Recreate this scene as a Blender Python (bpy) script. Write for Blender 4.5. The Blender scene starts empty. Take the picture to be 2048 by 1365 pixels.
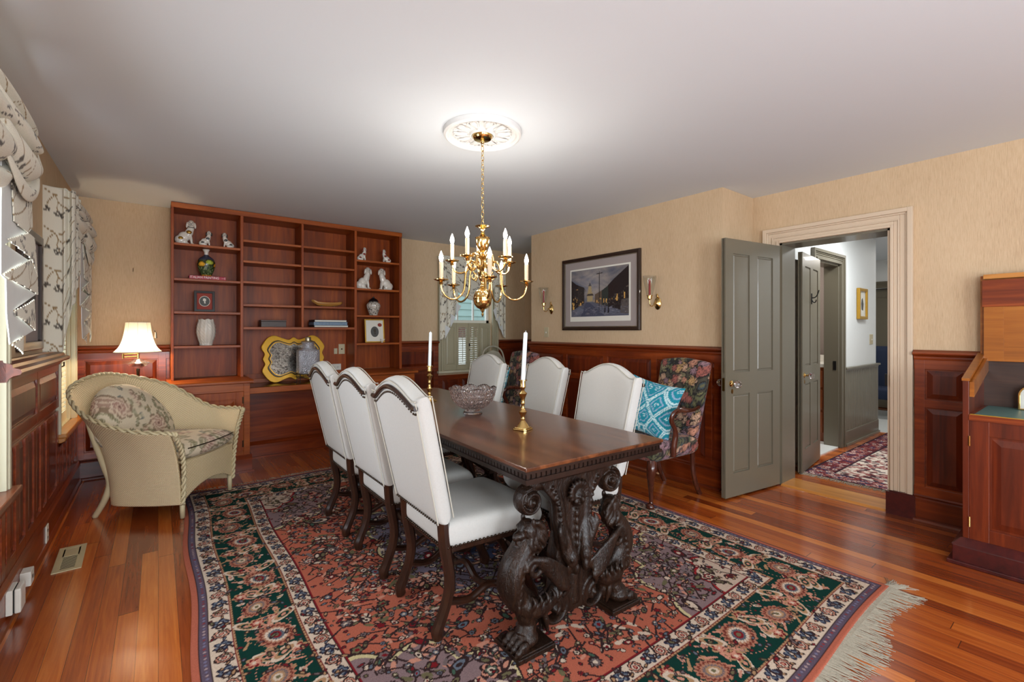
import bpy, bmesh, math, random
import numpy as np
from mathutils import Vector, Matrix
R = math.radians
PI = math.pi
sc = bpy.context.scene
col = sc.collection
random.seed(7)
rng = np.random.default_rng(11)

# ---------------------------------------------------------------- camera
YAW = R(37.5806)
cam = bpy.data.cameras.new('camera')
cam.sensor_width = 36.0
cam.lens = 920.0 / 2048 * 36
cam.shift_y = -21.0 / 2048
cam.clip_start = 0.02
camo = bpy.data.objects.new('camera', cam)
camo.location = (0, 0, 1.30)
camo.rotation_euler = (PI / 2, 0, -YAW)
col.objects.link(camo)
sc.camera = camo

# ---------------------------------------------------------------- world, exposure, large lights
w = bpy.data.worlds.new('world')
sc.world = w
w.use_nodes = True
w.node_tree.nodes['Background'].inputs[0].default_value = (0.72, 0.84, 1.0, 1)
w.node_tree.nodes['Background'].inputs[1].default_value = 2.2
sc.view_settings.view_transform = 'Standard'
sc.view_settings.look = 'None'
sc.view_settings.gamma = 1.0
sc.view_settings.use_curve_mapping = False
sc.view_settings.exposure = 0.30
sc.cycles.use_denoising = True
sc.cycles.max_bounces = 9
sc.cycles.diffuse_bounces = 4
sc.cycles.glossy_bounces = 4
sc.cycles.transmission_bounces = 8
sc.cycles.transparent_max_bounces = 8
sc.cycles.caustics_reflective = False
sc.cycles.caustics_refractive = False
sc.cycles.sample_clamp_indirect = 4.0
sc.cycles.blur_glossy = 0.5

def area(name, loc, rot, sx, sy, power, colr):
    l = bpy.data.lights.new(name, 'AREA')
    l.shape = 'RECTANGLE'; l.size = sx; l.size_y = sy
    l.energy = power; l.color = colr
    o = bpy.data.objects.new(name, l)
    o.location = loc; o.rotation_euler = rot
    col.objects.link(o)
    return o

def bulb_light(name, loc, power, colr, rad=0.02):
    l = bpy.data.lights.new(name, 'POINT')
    l.energy = power; l.color = colr; l.shadow_soft_size = rad
    o = bpy.data.objects.new(name, l)
    o.location = loc
    col.objects.link(o)
    return o

XLW = -.62
# added fill lamps in made-up openings of the unseen wall behind the camera
for i, x in enumerate((0.35, 1.75, 3.15)):
    area('rear_fill_lamp', (x, -2.62, 1.35), (PI / 2, 0, 0), 1.0, 1.7, (84, 20, 8)[i], (0.84, 0.93, 1.0))
# added fill lamp in a made-up opening of the left wall, out of view
area('left_rear_fill_lamp', (XLW - .05, -1.3, 1.35), (0, -PI / 2, 0), 1.6, 1.1, 78, (0.85, 0.935, 1.0))
# ceiling fixtures of the hall and the bathroom
area('hall_ceiling_light', (5.6, 1.1, 2.42), (0, 0, 0), 0.5, 0.5, 30, (0.95, 0.98, 1.0))
area('far_hall_ceiling_light', (8.2, 1.6, 2.42), (0, 0, 0), 0.4, 0.4, 12, (1.0, 0.95, 0.9))
area('bathroom_ceiling_light', (5.9, 2.5, 2.40), (0, 0, 0), 0.4, 0.4, 16, (1.0, 0.96, 0.9))

# ---------------------------------------------------------------- object helpers
def tag(o, label=None, cat=None, group=None, kind=None):
    if label: o['label'] = label
    if cat: o['category'] = cat
    if group: o['group'] = group
    if kind: o['kind'] = kind
    return o

def thing(name, label, cat, loc=(0, 0, 0), rz=0, group=None, kind=None):
    o = bpy.data.objects.new(name, None)
    o.empty_display_size = 0.1
    o.location = loc; o.rotation_euler = (0, 0, rz)
    col.objects.link(o)
    return tag(o, label, cat, group, kind)

def copy_tree(o, parent=None):
    c = o.copy(); col.objects.link(c)
    c.parent = parent
    for ch in [x for x in bpy.data.objects if x.parent == o]:
        copy_tree(ch, c)
    return c

def frameM(o, e, n):
    """local x runs along the wall, local y out of it, z up"""
    M = Matrix.Identity(4)
    M[0][0], M[1][0] = e; M[0][1], M[1][1] = n
    M[0][3], M[1][3] = o
    return M

def catmull(P, n=6, closed=False):
    P = [Vector(p) for p in P]
    out = []
    N = len(P)
    rngk = range(N if closed else N - 1)
    for i in rngk:
        if closed:
            p0, p1, p2, p3 = P[(i - 1) % N], P[i], P[(i + 1) % N], P[(i + 2) % N]
        else:
            p0, p1, p2, p3 = P[max(i - 1, 0)], P[i], P[i + 1], P[min(i + 2, N - 1)]
        for k in range(n):
            t = k / n
            out.append(0.5 * ((2 * p1) + (p2 - p0) * t + (2 * p0 - 5 * p1 + 4 * p2 - p3) * t * t + (3 * p1 - p0 - 3 * p2 + p3) * t ** 3))
    if not closed:
        out.append(P[-1])
    return out

def lerpl(L, n):
    """resample a list of numbers to n entries"""
    return [float(np.interp(i / (n - 1) * (len(L) - 1), range(len(L)), L)) for i in range(n)]

class MB:
    def __init__(s, M=None):
        s.v = []; s.f = []; s.M = M or Matrix.Identity(4)
    def add(s, vs, fs):
        b = len(s.v)
        s.v += [tuple(s.M @ Vector(v)) for v in vs]
        s.f += [tuple(i + b for i in f) for f in fs]
        return s
    def box(s, x0, y0, z0, x1, y1, z1):
        vs = [(x, y, z) for z in (z0, z1) for y in (y0, y1) for x in (x0, x1)]
        return s.add(vs, [(0, 2, 3, 1), (4, 5, 7, 6), (0, 1, 5, 4), (2, 6, 7, 3), (0, 4, 6, 2), (1, 3, 7, 5)])
    def panel(s, x0, x1, z0, z1, y0, y1, b):
        """raised field: bevelled frustum standing out from y0 to y1"""
        vs = [(x0, y0, z0), (x1, y0, z0), (x1, y0, z1), (x0, y0, z1),
              (x0 + b, y1, z0 + b), (x1 - b, y1, z0 + b), (x1 - b, y1, z1 - b), (x0 + b, y1, z1 - b)]
        return s.add(vs, [(0, 1, 2, 3), (4, 5, 6, 7), (0, 1, 5, 4), (1, 2, 6, 5), (2, 3, 7, 6), (3, 0, 4, 7)])
    def prism(s, poly, a, b, plane='xz'):
        n = len(poly)
        def P(p, t):
            return {'xz': (p[0], t, p[1]), 'yz': (t, p[0], p[1]), 'xy': (p[0], p[1], t)}[plane]
        vs = [P(p, a) for p in poly] + [P(p, b) for p in poly]
        return s.add(vs, [tuple(range(n)), tuple(range(2 * n - 1, n - 1, -1))] + [(i, (i + 1) % n, n + (i + 1) % n, n + i) for i in range(n)])
    def ring(s, outer, inner, a, b, plane='xz'):
        n = len(outer)
        def P(p, t):
            return {'xz': (p[0], t, p[1]), 'yz': (t, p[0], p[1]), 'xy': (p[0], p[1], t)}[plane]
        vs = [P(p, a) for p in outer] + [P(p, a) for p in inner] + [P(p, b) for p in outer] + [P(p, b) for p in inner]
        fs = []
        for i in range(n):
            j = (i + 1) % n
            fs += [(i, j, n + j, n + i), (2 * n + i, 3 * n + i, 3 * n + j, 2 * n + j), (i, 2 * n + i, 2 * n + j, j), (n + i, n + j, 3 * n + j, 3 * n + i)]
        return s.add(vs, fs)
    def lathe(s, prof, c=(0, 0, 0), n=24, rot=None, mod=None):
        vs = []; fs = []
        m = len(prof)
        Rm = rot or Matrix.Identity(3)
        for i in range(n):
            a = 2 * PI * i / n
            for k, (r, z) in enumerate(prof):
                rr = r if mod is None else mod(r, z, a, k)
                if isinstance(rr, tuple): rr, zz = rr
                else: zz = z
                p = Rm @ Vector((rr * math.cos(a), rr * math.sin(a), zz))
                vs.append((p.x + c[0], p.y + c[1], p.z + c[2]))
        for i in range(n):
            j = (i + 1) % n
            for k in range(m - 1):
                fs.append((i * m + k, j * m + k, j * m + k + 1, i * m + k + 1))
        if prof[0][0] > 1e-5: fs.append(tuple(i * m for i in range(n - 1, -1, -1)))
        if prof[-1][0] > 1e-5: fs.append(tuple(i * m + m - 1 for i in range(n)))
        return s.add(vs, fs)
    def cyl(s, c, r, h, n=16, r2=None):
        return s.lathe([(r, 0), (r if r2 is None else r2, h)], c, n)
    def sweep(s, pts, rad, n=8, closed=False, up=None, sq=False, cap=True):
        P = [Vector(p) for p in pts]
        m = len(P)
        if not isinstance(rad, (list, tuple)): rad = [rad] * m
        elif len(rad) != m and not isinstance(rad[0], (list, tuple)): rad = lerpl(rad, m)
        elif len(rad) != m:
            rad = list(zip(lerpl([q[0] for q in rad], m), lerpl([q[1] for q in rad], m)))
        vs = []; fs = []
        U = None
        for i in range(m):
            if closed: t = P[(i + 1) % m] - P[i - 1]
            else: t = P[min(i + 1, m - 1)] - P[max(i - 1, 0)]
            t = t.normalized() if t.length > 1e-9 else Vector((0, 0, 1))
            if up is not None:
                a = t.cross(Vector(up))
                a = a.normalized() if a.length > 1e-6 else Vector((1, 0, 0))
                b = a.cross(t).normalized()
            else:
                if U is None:
                    U = Vector((0, 0, 1)) if abs(t.z) < 0.9 else Vector((1, 0, 0))
                a = (U - t * U.dot(t)).normalized(); b = t.cross(a); U = a
            r = rad[i]
            ra, rb = (r, r) if not isinstance(r, (list, tuple)) else r
            for k in range(n):
                an = 2 * PI * (k + (0.5 if sq else 0)) / n
                cx_, cy_ = math.cos(an), math.sin(an)
                if sq:
                    q = max(abs(cx_), abs(cy_)); cx_ /= q; cy_ /= q
                    if n > 4 and abs(abs(cx_) - abs(cy_)) < 0.2: cx_ *= 0.93; cy_ *= 0.93
                vs.append(P[i] + a * (ra * cx_) + b * (rb * cy_))
        for i in range(m if closed else m - 1):
            j = (i + 1) % m
            for k in range(n):
                l = (k + 1) % n
                fs.append((i * n + k, i * n + l, j * n + l, j * n + k))
        if not closed and cap:
            fs.append(tuple(range(n - 1, -1, -1))); fs.append(tuple((m - 1) * n + k for k in range(n)))
        return s.add(vs, fs)
    def ell(s, c, r, n=12, rot=None):
        if not isinstance(r, (list, tuple)): r = (r, r, r)
        vs = []; fs = []
        h = n // 2
        Rm = rot or Matrix.Identity(3)
        for j in range(1, h):
            th = PI * j / h
            for i in range(n):
                a = 2 * PI * i / n
                p = Rm @ Vector((r[0] * math.sin(th) * math.cos(a), r[1] * math.sin(th) * math.sin(a), r[2] * math.cos(th)))
                vs.append((c[0] + p.x, c[1] + p.y, c[2] + p.z))
        t = Rm @ Vector((0, 0, r[2])); b0 = len(vs)
        vs += [(c[0] + t.x, c[1] + t.y, c[2] + t.z), (c[0] - t.x, c[1] - t.y, c[2] - t.z)]
        for j in range(h - 2):
            for i in range(n):
                k = (i + 1) % n
                fs.append((j * n + i, (j + 1) * n + i, (j + 1) * n + k, j * n + k))
        for i in range(n):
            k = (i + 1) % n
            fs.append((b0, i, k)); fs.append((b0 + 1, (h - 2) * n + k, (h - 2) * n + i))
        return s.add(vs, fs)

def build(name, mb, mat, parent=None, smooth=False, bevel=0, label=None, remesh=0, sm_it=2, loc=None, recalc=True):
    me = bpy.data.meshes.new(name)
    bm = bmesh.new()
    vv = [bm.verts.new(v) for v in mb.v]
    for f in mb.f:
        try: bm.faces.new([vv[i] for i in f])
        except ValueError: pass
    if recalc: bmesh.ops.recalc_face_normals(bm, faces=bm.faces)
    bm.to_mesh(me); bm.free()
    me.materials.append(mat)
    o = bpy.data.objects.new(name, me)
    col.objects.link(o)
    if parent is not None: o.parent = parent
    if loc is not None: o.location = loc
    if smooth and not remesh:
        me.shade_smooth()
        if smooth != 'all':
            try: me.set_sharp_from_angle(angle=R(38))
            except Exception: pass
    if bevel:
        b = o.modifiers.new('bevel', 'BEVEL'); b.width = bevel; b.segments = 2; b.limit_method = 'ANGLE'; b.angle_limit = R(35)
    if remesh:
        r_ = o.modifiers.new('remesh', 'REMESH'); r_.mode = 'VOXEL'; r_.voxel_size = remesh; r_.use_smooth_shade = True
        if sm_it:
            m_ = o.modifiers.new('smooth', 'SMOOTH'); m_.factor = 0.5; m_.iterations = sm_it
    if label: o['label'] = label
    return o

def struct(name, mb, mat, parent=None, **k):
    o = build(name, mb, mat, parent, **k)
    if parent is None: o['kind'] = 'structure'
    return o

def solo(name, mb, mat, label, cat, group=None, **k):
    o = build(name, mb, mat, **k)
    return tag(o, label, cat, group)

def gridmesh(name, P, mat, parent=None, colors=None, closed_u=False, smooth=True, thick=0, label=None):
    """P: array (nv, nu, 3); colours: array (nv, nu, 3), linear"""
    nv, nu = P.shape[:2]
    me = bpy.data.meshes.new(name)
    me.vertices.add(nv * nu)
    me.vertices.foreach_set('co', P.reshape(-1).astype(np.float32))
    idx = np.arange(nv * nu).reshape(nv, nu)
    if closed_u: idx = np.concatenate([idx, idx[:, :1]], axis=1)
    q = np.stack([idx[:-1, :-1], idx[:-1, 1:], idx[1:, 1:], idx[1:, :-1]], axis=-1).reshape(-1, 4)
    me.loops.add(q.size); me.polygons.add(len(q))
    me.loops.foreach_set('vertex_index', q.reshape(-1).astype(np.int32))
    me.polygons.foreach_set('loop_start', (np.arange(len(q)) * 4).astype(np.int32))
    me.polygons.foreach_set('loop_total', np.full(len(q), 4, np.int32))
    me.update(calc_edges=True)
    me.validate()
    if colors is not None:
        ca = me.color_attributes.new('Col', 'FLOAT_COLOR', 'POINT')
        c4 = np.ones((nv * nu, 4), np.float32); c4[:, :3] = colors.reshape(-1, 3)
        ca.data.foreach_set('color', c4.reshape(-1))
    me.materials.append(mat)
    if smooth: me.shade_smooth()
    o = bpy.data.objects.new(name, me)
    col.objects.link(o)
    if parent is not None: o.parent = parent
    if thick:
        s_ = o.modifiers.new('solid', 'SOLIDIFY'); s_.thickness = abs(thick); s_.offset = 1 if thick > 0 else -1
    if label: o['label'] = label
    return o

def cushion(name, outline, T, mat, parent=None, n=(40, 40), p=8, q=0.4, canvas=None, tile=(1, 1), M=None, dome=0.0, label=None):
    """a stuffed shape: outline(u,v)->(x,z) in a plane, thickness along y; rounded rim"""
    nu, nv = n
    def sp(k): return 0.5 - 0.5 * np.sign(np.cos(np.pi * k)) * np.abs(np.cos(np.pi * k)) ** 0.8
    U = sp(np.linspace(0, 1, nu)); V = sp(np.linspace(0, 1, nv))
    def side(s):
        Pm = np.zeros((nv, nu, 3))
        for j, v in enumerate(V):
            for i, u in enumerate(U):
                x, z = outline(u, v)
                pr = (max(0, 1 - abs(2 * u - 1) ** p) * max(0, 1 - abs(2 * v - 1) ** p)) ** q
                dm = dome * (1 - (2 * u - 1) ** 2) * (1 - (2 * v - 1) ** 2)
                Pm[j, i] = (x, s * (T / 2 * pr + dm), z)
        return Pm
    A = side(-1); B = side(1)
    P = np.concatenate([A, B[:, ::-1][:, 1:-1]], axis=1)
    P0 = P.copy()
    if M is not None:
        Mn = np.array(M)
        P = P @ Mn[:3, :3].T + Mn[:3, 3]
    cl = None
    if canvas is not None:
        L = P0[..., 0]; T_ = P0[..., 1]; Zz = P0[..., 2]
        cl = canvas.sample((L + T_ * np.sign(L + 1e-6) + canvas.w / 2) / canvas.w * tile[0], (Zz + .8 * T_ + .02) / canvas.h * tile[1])
    return gridmesh(name, P, mat, parent, cl, closed_u=True, label=label)

# ---------------------------------------------------------------- painter for woven and printed patterns
def lin(c):
    c = np.asarray(c, float) / 255.0
    return np.where(c <= 0.04045, c / 12.92, ((c + 0.055) / 1.055) ** 2.4)

class Canvas:
    def __init__(s, w, h, res, bg):
        s.w, s.h, s.res = w, h, res
        s.nx, s.ny = int(round(w / res)), int(round(h / res))
        s.a = np.tile(lin(bg), (s.ny, s.nx, 1))
    def patch(s, x, y, r):
        i0, i1 = max(0, int((x - r) / s.res)), min(s.nx, int((x + r) / s.res) + 2)
        j0, j1 = max(0, int((y - r) / s.res)), min(s.ny, int((y + r) / s.res) + 2)
        if i1 <= i0 or j1 <= j0: return None
        X, Y = np.meshgrid((np.arange(i0, i1) + 0.5) * s.res - x, (np.arange(j0, j1) + 0.5) * s.res - y)
        return s.a[j0:j1, i0:i1], X, Y
    def flower(s, x, y, r, cols, n=8, ph=0, asp=1.0, ang=0, dep=0.22):
        p = s.patch(x, y, r * 1.3 * max(1, asp))
        if p is None: return
        A, X, Y = p
        c, d = math.cos(ang), math.sin(ang)
        X2 = (X * c + Y * d) / asp; Y2 = -X * d + Y * c
        rr = np.hypot(X2, Y2); th = np.arctan2(Y2, X2)
        for k, cc in enumerate(cols):
            f = 1 - k / len(cols)
            rad = r * f * (1 - dep + dep * np.abs(np.cos(n / 2 * th + ph + k * 0.6)) * 1.3)
            A[rr < rad] = lin(cc)
    def line(s, pts, wd, c):
        L = lin(c)
        for (x0, y0), (x1, y1) in zip(pts[:-1], pts[1:]):
            n = max(1, int(math.hypot(x1 - x0, y1 - y0) / (s.res * 0.7)))
            for k in range(n):
                x = x0 + (x1 - x0) * k / n; y = y0 + (y1 - y0) * k / n
                i0, i1 = int((x - wd / 2) / s.res), int((x + wd / 2) / s.res) + 1
                j0, j1 = int((y - wd / 2) / s.res), int((y + wd / 2) / s.res) + 1
                if i1 > 0 and j1 > 0 and i0 < s.nx and j0 < s.ny:
                    s.a[max(0, j0):j1, max(0, i0):i1] = L
    def scroll(s, x, y, r, a0, turns, wd, c, leaf=None, sgn=1):
        pts = []
        n = 26
        for k in range(n + 1):
            t = k / n
            a = a0 + sgn * t * turns * 2 * PI; rr = r * (1 - 0.82 * t)
            pts.append((x + rr * math.cos(a), y + rr * math.sin(a)))
        s.line(pts, wd, c)
        if leaf is not None:
            for k in (5, 11, 17):
                s.flower(pts[k][0], pts[k][1], r * 0.2, leaf, 2, asp=1.8, ang=a0 + k * 0.6, dep=0.3)
    def rect(s, x0, y0, x1, y1, c):
        s.a[max(0, int(y0 / s.res)):max(0, int(y1 / s.res)), max(0, int(x0 / s.res)):max(0, int(x1 / s.res))] = lin(c)
    def poly(s, pts, c):
        X, Y = np.meshgrid((np.arange(s.nx) + 0.5) * s.res, (np.arange(s.ny) + 0.5) * s.res)
        ins = np.zeros(X.shape, bool)
        for (x0, y0), (x1, y1) in zip(pts, pts[1:] + pts[:1]):
            cr = ((y0 > Y) != (y1 > Y))
            with np.errstate(divide='ignore', invalid='ignore'):
                xi = (x1 - x0) * (Y - y0) / (y1 - y0 + 1e-12) + x0
            ins ^= cr & (X < xi)
        s.a[ins] = lin(c)
    def sample(s, u, v):
        i = (np.mod(u, 1.0) * s.nx).astype(int) % s.nx; j = (np.mod(v, 1.0) * s.ny).astype(int) % s.ny
        return s.a[j, i]
# ---------------------------------------------------------------- materials
def srgb(r, g, b):
    return tuple(float(x) for x in lin((r, g, b))) + (1.0,)

class NT:
    def __init__(s, name):
        s.m = bpy.data.materials.new(name); s.m.use_nodes = True
        s.t = s.m.node_tree; s.b = s.t.nodes['Principled BSDF']
        s.tc = s.t.nodes.new('ShaderNodeTexCoord')
    def n(s, typ, ins=None, **kw):
        x = s.t.nodes.new('ShaderNode' + typ)
        for k, v in kw.items(): setattr(x, k, v)
        for k, v in (ins or {}).items(): s.put(x.inputs[k], v)
        return x
    def put(s, sock, v):
        if isinstance(v, bpy.types.NodeSocket): s.t.links.new(v, sock)
        elif isinstance(v, bpy.types.Node): s.t.links.new(v.outputs[0], sock)
        else: sock.default_value = v
    def mp(s, sx, sy, sz, src='Object', rot=(0, 0, 0)):
        return s.n('Mapping', {'Vector': s.tc.outputs[src], 'Scale': (sx, sy, sz), 'Rotation': rot})
    def noise(s, vec, scale=1, detail=4, rough=0.55, dist=0):
        return s.n('TexNoise', {'Vector': vec, 'Scale': scale, 'Detail': detail, 'Roughness': rough, 'Distortion': dist})
    def math(s, op, a, b=0.0):
        return s.n('Math', {0: a, 1: b}, operation=op)
    def ramp(s, fac, stops, const=False):
        r = s.n('ValToRGB', {'Fac': fac})
        el = r.color_ramp.elements
        if const: r.color_ramp.interpolation = 'CONSTANT'
        while len(el) < len(stops): el.new(0.5)
        for e, (p, c) in zip(el, stops): e.position = p; e.color = c
        return r
    def mix(s, fac, a, b, mode='MIX'):
        x = s.n('Mix', data_type='RGBA', blend_type=mode)
        s.put(x.inputs[0], fac); s.put(x.inputs[6], a); s.put(x.inputs[7], b)
        return x.outputs[2]
    def bump(s, h, strength=0.3, dist=0.002):
        b = s.n('Bump', {'Height': h, 'Strength': strength, 'Distance': dist})
        s.put(s.b.inputs['Normal'], b)
    def set(s, **k):
        names = {'color': 'Base Color', 'rough': 'Roughness', 'metal': 'Metallic', 'coat': 'Coat Weight', 'crough': 'Coat Roughness',
                 'spec': 'Specular IOR Level', 'trans': 'Transmission Weight', 'ior': 'IOR', 'sheen': 'Sheen Weight',
                 'emis': 'Emission Color', 'estr': 'Emission Strength', 'alpha': 'Alpha', 'sss': 'Subsurface Weight'}
        for a, v in k.items(): s.put(s.b.inputs[names[a]], v)
        return s

def plain(name, c, rough=0.5, metal=0.0, vary=0.06, vs=30, bump=0.0, **k):
    """one colour with a slight procedural unevenness"""
    m = NT(name)
    nz = m.noise(m.mp(1, 1, 1), vs, 3)
    a = srgb(*c)
    d = tuple(x * (1 - vary * 2) for x in a[:3]) + (1,)
    m.set(color=m.mix(nz, a, d), rough=rough, metal=metal, **k)
    if bump: m.bump(nz, bump, 0.002)
    return m.m

def wood(name, dark, mid, light, axis='z', scale=1.0, rough=0.3, coat=0.35, grain=1.0, spec=.4, chisel=0):
    m = NT(name)
    st = {'x': (1.2, 18, 18), 'y': (18, 1.2, 18), 'z': (18, 18, 1.2)}[axis]
    v = m.mp(*[q * scale for q in st])
    oi = m.n('ObjectInfo')
    add = m.n('VectorMath', {0: v, 1: oi.outputs['Random']}, operation='ADD')
    n1 = m.noise(add, 1.0, 6, 0.6, 1.2)
    v2 = m.mp(*[q * scale * 0.22 for q in st])
    n2 = m.noise(v2, 1.0, 3, 0.5, 0.6)
    f = m.math('MULTIPLY_ADD', n1.outputs[0], 0.65)
    f.inputs[2].default_value = 0.0
    f2 = m.math('ADD', f, m.math('MULTIPLY', n2.outputs[0], 0.35))
    r = m.ramp(f2, [(0.30, srgb(*dark)), (0.5, srgb(*mid)), (0.72, srgb(*light))])
    m.set(color=r, rough=rough, coat=coat, crough=0.12, spec=spec)
    if chisel:
        c1 = m.noise(m.mp(1, 1, .45), 95, 3, .6, 1.5)
        m.bump(c1.outputs[0], chisel, 0.006)
    else:
        m.bump(n1.outputs[0], 0.06 * grain, 0.002)
    return m.m

M = {}
M['mahog'] = wood('mahogany_panel', (54, 15, 6), (92, 32, 11), (130, 52, 18), 'z', rough=0.32, coat=.2)
M['mahog_h'] = wood('mahogany_horizontal', (70, 22, 8), (114, 44, 14), (156, 72, 25), 'y', rough=0.30, coat=.2)
M['mahog_x'] = wood('mahogany_rail', (70, 23, 8), (118, 46, 15), (158, 74, 26), 'x', rough=0.30, coat=.2)
M['plinth'] = wood('dark_red_plinth', (44, 12, 12), (66, 20, 18), (84, 28, 22), 'x', rough=0.34, coat=0.2)
M['case'] = wood('bookcase_wood', (92, 36, 8), (138, 60, 13), (176, 88, 24), 'z', rough=0.42, coat=0.0, spec=.28)
M['case_x'] = wood('bookcase_shelf_wood', (108, 46, 12), (150, 72, 20), (184, 98, 32), 'x', rough=0.38, coat=0.0, spec=.3)
M['oak'] = wood('oak_sill', (150, 92, 36), (186, 122, 56), (206, 146, 78), 'y', rough=0.3)
M['deskwood'] = wood('desk_lid_wood', (122, 66, 18), (152, 86, 26), (176, 108, 38), 'y', rough=0.3, coat=0.4)
M['deskdark'] = wood('desk_interior_wood', (40, 24, 18), (58, 36, 26), (76, 48, 34), 'y', rough=0.45, coat=0.1)
M['tabletop'] = wood('walnut_tabletop', (36, 18, 10), (80, 42, 22), (132, 78, 44), 'y', scale=.7, rough=0.27, coat=0.3)
M['carved'] = wood('carved_dark_oak', (16, 9, 6), (31, 18, 11), (50, 31, 19), 'z', scale=2, rough=0.36, coat=0.08, spec=.28, chisel=.6)
M['frieze'] = wood('carved_frieze', (18, 10, 7), (31, 18, 12), (46, 28, 20), 'y', scale=2, rough=0.36, coat=0.15)
M['chairleg'] = wood('chair_frame_wood', (26, 13, 8), (42, 22, 13), (60, 33, 19), 'z', scale=2, rough=0.3, coat=0.3)
M['armwood'] = wood('armchair_mahogany', (40, 18, 12), (72, 34, 22), (98, 52, 34), 'z', scale=2, rough=0.2, coat=0.5)

def floor_mat():
    m = NT('heart_pine_floor')
    sep = m.n('SeparateXYZ', {0: m.tc.outputs['Object']})
    x, y = sep.outputs[0], sep.outputs[1]
    W = 0.072
    xi = m.math('FLOOR', m.math('DIVIDE', x, W))
    xf = m.math('FRACT', m.math('DIVIDE', x, W))
    rw = m.n('TexWhiteNoise', {'W': xi}, noise_dimensions='1D')
    ys = m.math('ADD', m.math('DIVIDE', y, 1.9), m.math('MULTIPLY', rw.outputs['Value'], 7.3))
    yi = m.math('FLOOR', ys); yf = m.math('FRACT', ys)
    cb = m.n('CombineXYZ', {0: xi, 1: yi})
    rp = m.n('TexWhiteNoise', {'Vector': cb}, noise_dimensions='3D')
    cv = m.n('CombineXYZ', {0: m.math('MULTIPLY', x, 42.0), 1: m.math('MULTIPLY', y, 2.2), 2: m.math('MULTIPLY', rp.outputs['Value'], 40.0)})
    g = m.noise(cv, 1.0, 5, 0.6, 1.4)
    cv2 = m.n('CombineXYZ', {0: m.math('MULTIPLY', x, 110.0), 1: m.math('MULTIPLY', y, 1.6), 2: m.math('MULTIPLY', rp.outputs['Value'], 13.0)})
    g2 = m.noise(cv2, 1.0, 3, 0.5, 0.5)
    f = m.math('ADD', m.math('MULTIPLY', rp.outputs['Value'], 0.42), m.math('ADD', m.math('MULTIPLY', g.outputs[0], 0.40), m.math('MULTIPLY', g2.outputs[0], 0.22)))
    r = m.ramp(f, [(0.25, srgb(104, 40, 14)), (0.45, srgb(146, 66, 24)), (0.62, srgb(174, 90, 34)), (0.85, srgb(202, 120, 50))])
    gap = m.math('MAXIMUM', m.math('LESS_THAN', xf, 0.022), m.math('LESS_THAN', yf, 0.0016))
    c = m.mix(m.math('MULTIPLY', gap, 0.75), r, srgb(44, 16, 8))
    rr = m.math('ADD', m.math('MULTIPLY', g.outputs[0], 0.14), 0.16)
    m.set(color=c, rough=rr, coat=0.4, crough=0.14)
    m.bump(m.math('SUBTRACT', m.math('MULTIPLY', g2.outputs[0], 0.25), gap), 0.25, 0.0012)
    return m.m
M['floor'] = floor_mat()

def wallpaper():
    m = NT('grasscloth_wallpaper')
    v = m.mp(420, 420, 16)
    n1 = m.noise(v, 1.0, 4, 0.7)
    n2 = m.noise(m.mp(1, 1, 0.5), 2.2, 3)
    f = m.math('ADD', m.math('MULTIPLY', n1.outputs[0], 0.7), m.math('MULTIPLY', n2.outputs[0], 0.3))
    r = m.ramp(f, [(0.32, srgb(180, 151, 119)), (0.5, srgb(202, 174, 140)), (0.7, srgb(213, 189, 157))])
    m.set(color=r, rough=0.75, spec=0.25)
    m.bump(n1.outputs[0], 0.25, 0.001)
    return m.m
M['wallpaper'] = wallpaper()
M['ceiling'] = plain('ceiling_paint', (220, 226, 230), 0.8, vary=0.015, vs=1.4)
M['plaster'] = plain('medallion_plaster', (226, 225, 222), 0.7, vary=0.03)
M['hallwall'] = plain('hall_white_wall', (226, 228, 226), 0.7, vary=0.02)
M['cream'] = plain('cream_casing_paint', (208, 186, 160), 0.4, vary=0.03, vs=8)
M['wcream'] = plain('window_cream_paint', (206, 200, 172), 0.45, vary=0.03, vs=8)
M['shutter'] = plain('shutter_paint', (176, 168, 140), 0.45, vary=0.03, vs=8)
M['grey'] = plain('grey_green_door_paint', (106, 99, 83), 0.32, vary=0.03, vs=6, coat=0.15)
M['brass'] = plain('polished_brass', (228, 192, 122), 0.13, 1.0, vary=0.08, vs=40)
M['brass_d'] = plain('aged_brass', (150, 112, 56), 0.28, 1.0, vary=0.15, vs=60)
M['black'] = plain('black_iron', (26, 24, 22), 0.5, 0.6)
M['white'] = plain('white_plastic', (226, 222, 210), 0.45)
M['almond'] = plain('almond_plastic', (198, 184, 150), 0.45)
M['linen'] = plain('ivory_linen', (194, 192, 187), 0.9, vary=0.06, vs=140, bump=0.12)
M['piping'] = plain('linen_piping', (190, 185, 172), 0.85)
M['nail'] = plain('bronze_nailheads', (70, 58, 48), 0.3, 0.9)
M['candle'] = plain('white_wax', (226, 232, 232), 0.45, vary=0.02, sss=0.1)
M['candle_r'] = plain('red_wax', (142, 20, 34), 0.35, vary=0.04)
M['sleeve'] = plain('candle_sleeve', (206, 184, 152), 0.5, vary=0.03)
M['ceramic'] = plain('white_glazed_ceramic', (222, 214, 202), 0.18, vary=0.05, coat=0.4)
M['cer_pat'] = plain('white_textured_ceramic', (222, 216, 204), 0.3, vary=0.06)
M['gold'] = plain('gold_leaf', (206, 160, 60), 0.35, 0.6, vary=0.12, vs=60)
M['yellow'] = plain('yellow_gilt_frame', (236, 178, 34), 0.38, 0.15, vary=0.12, vs=20)
M['blackwood'] = plain('black_frame_wood', (30, 18, 14), 0.3)
M['walnut_frame'] = plain('dark_picture_frame', (52, 34, 24), 0.3, vary=0.15, coat=0.3)
M['silver'] = plain('silver_fillet', (170, 158, 136), 0.3, 0.8)
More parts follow.
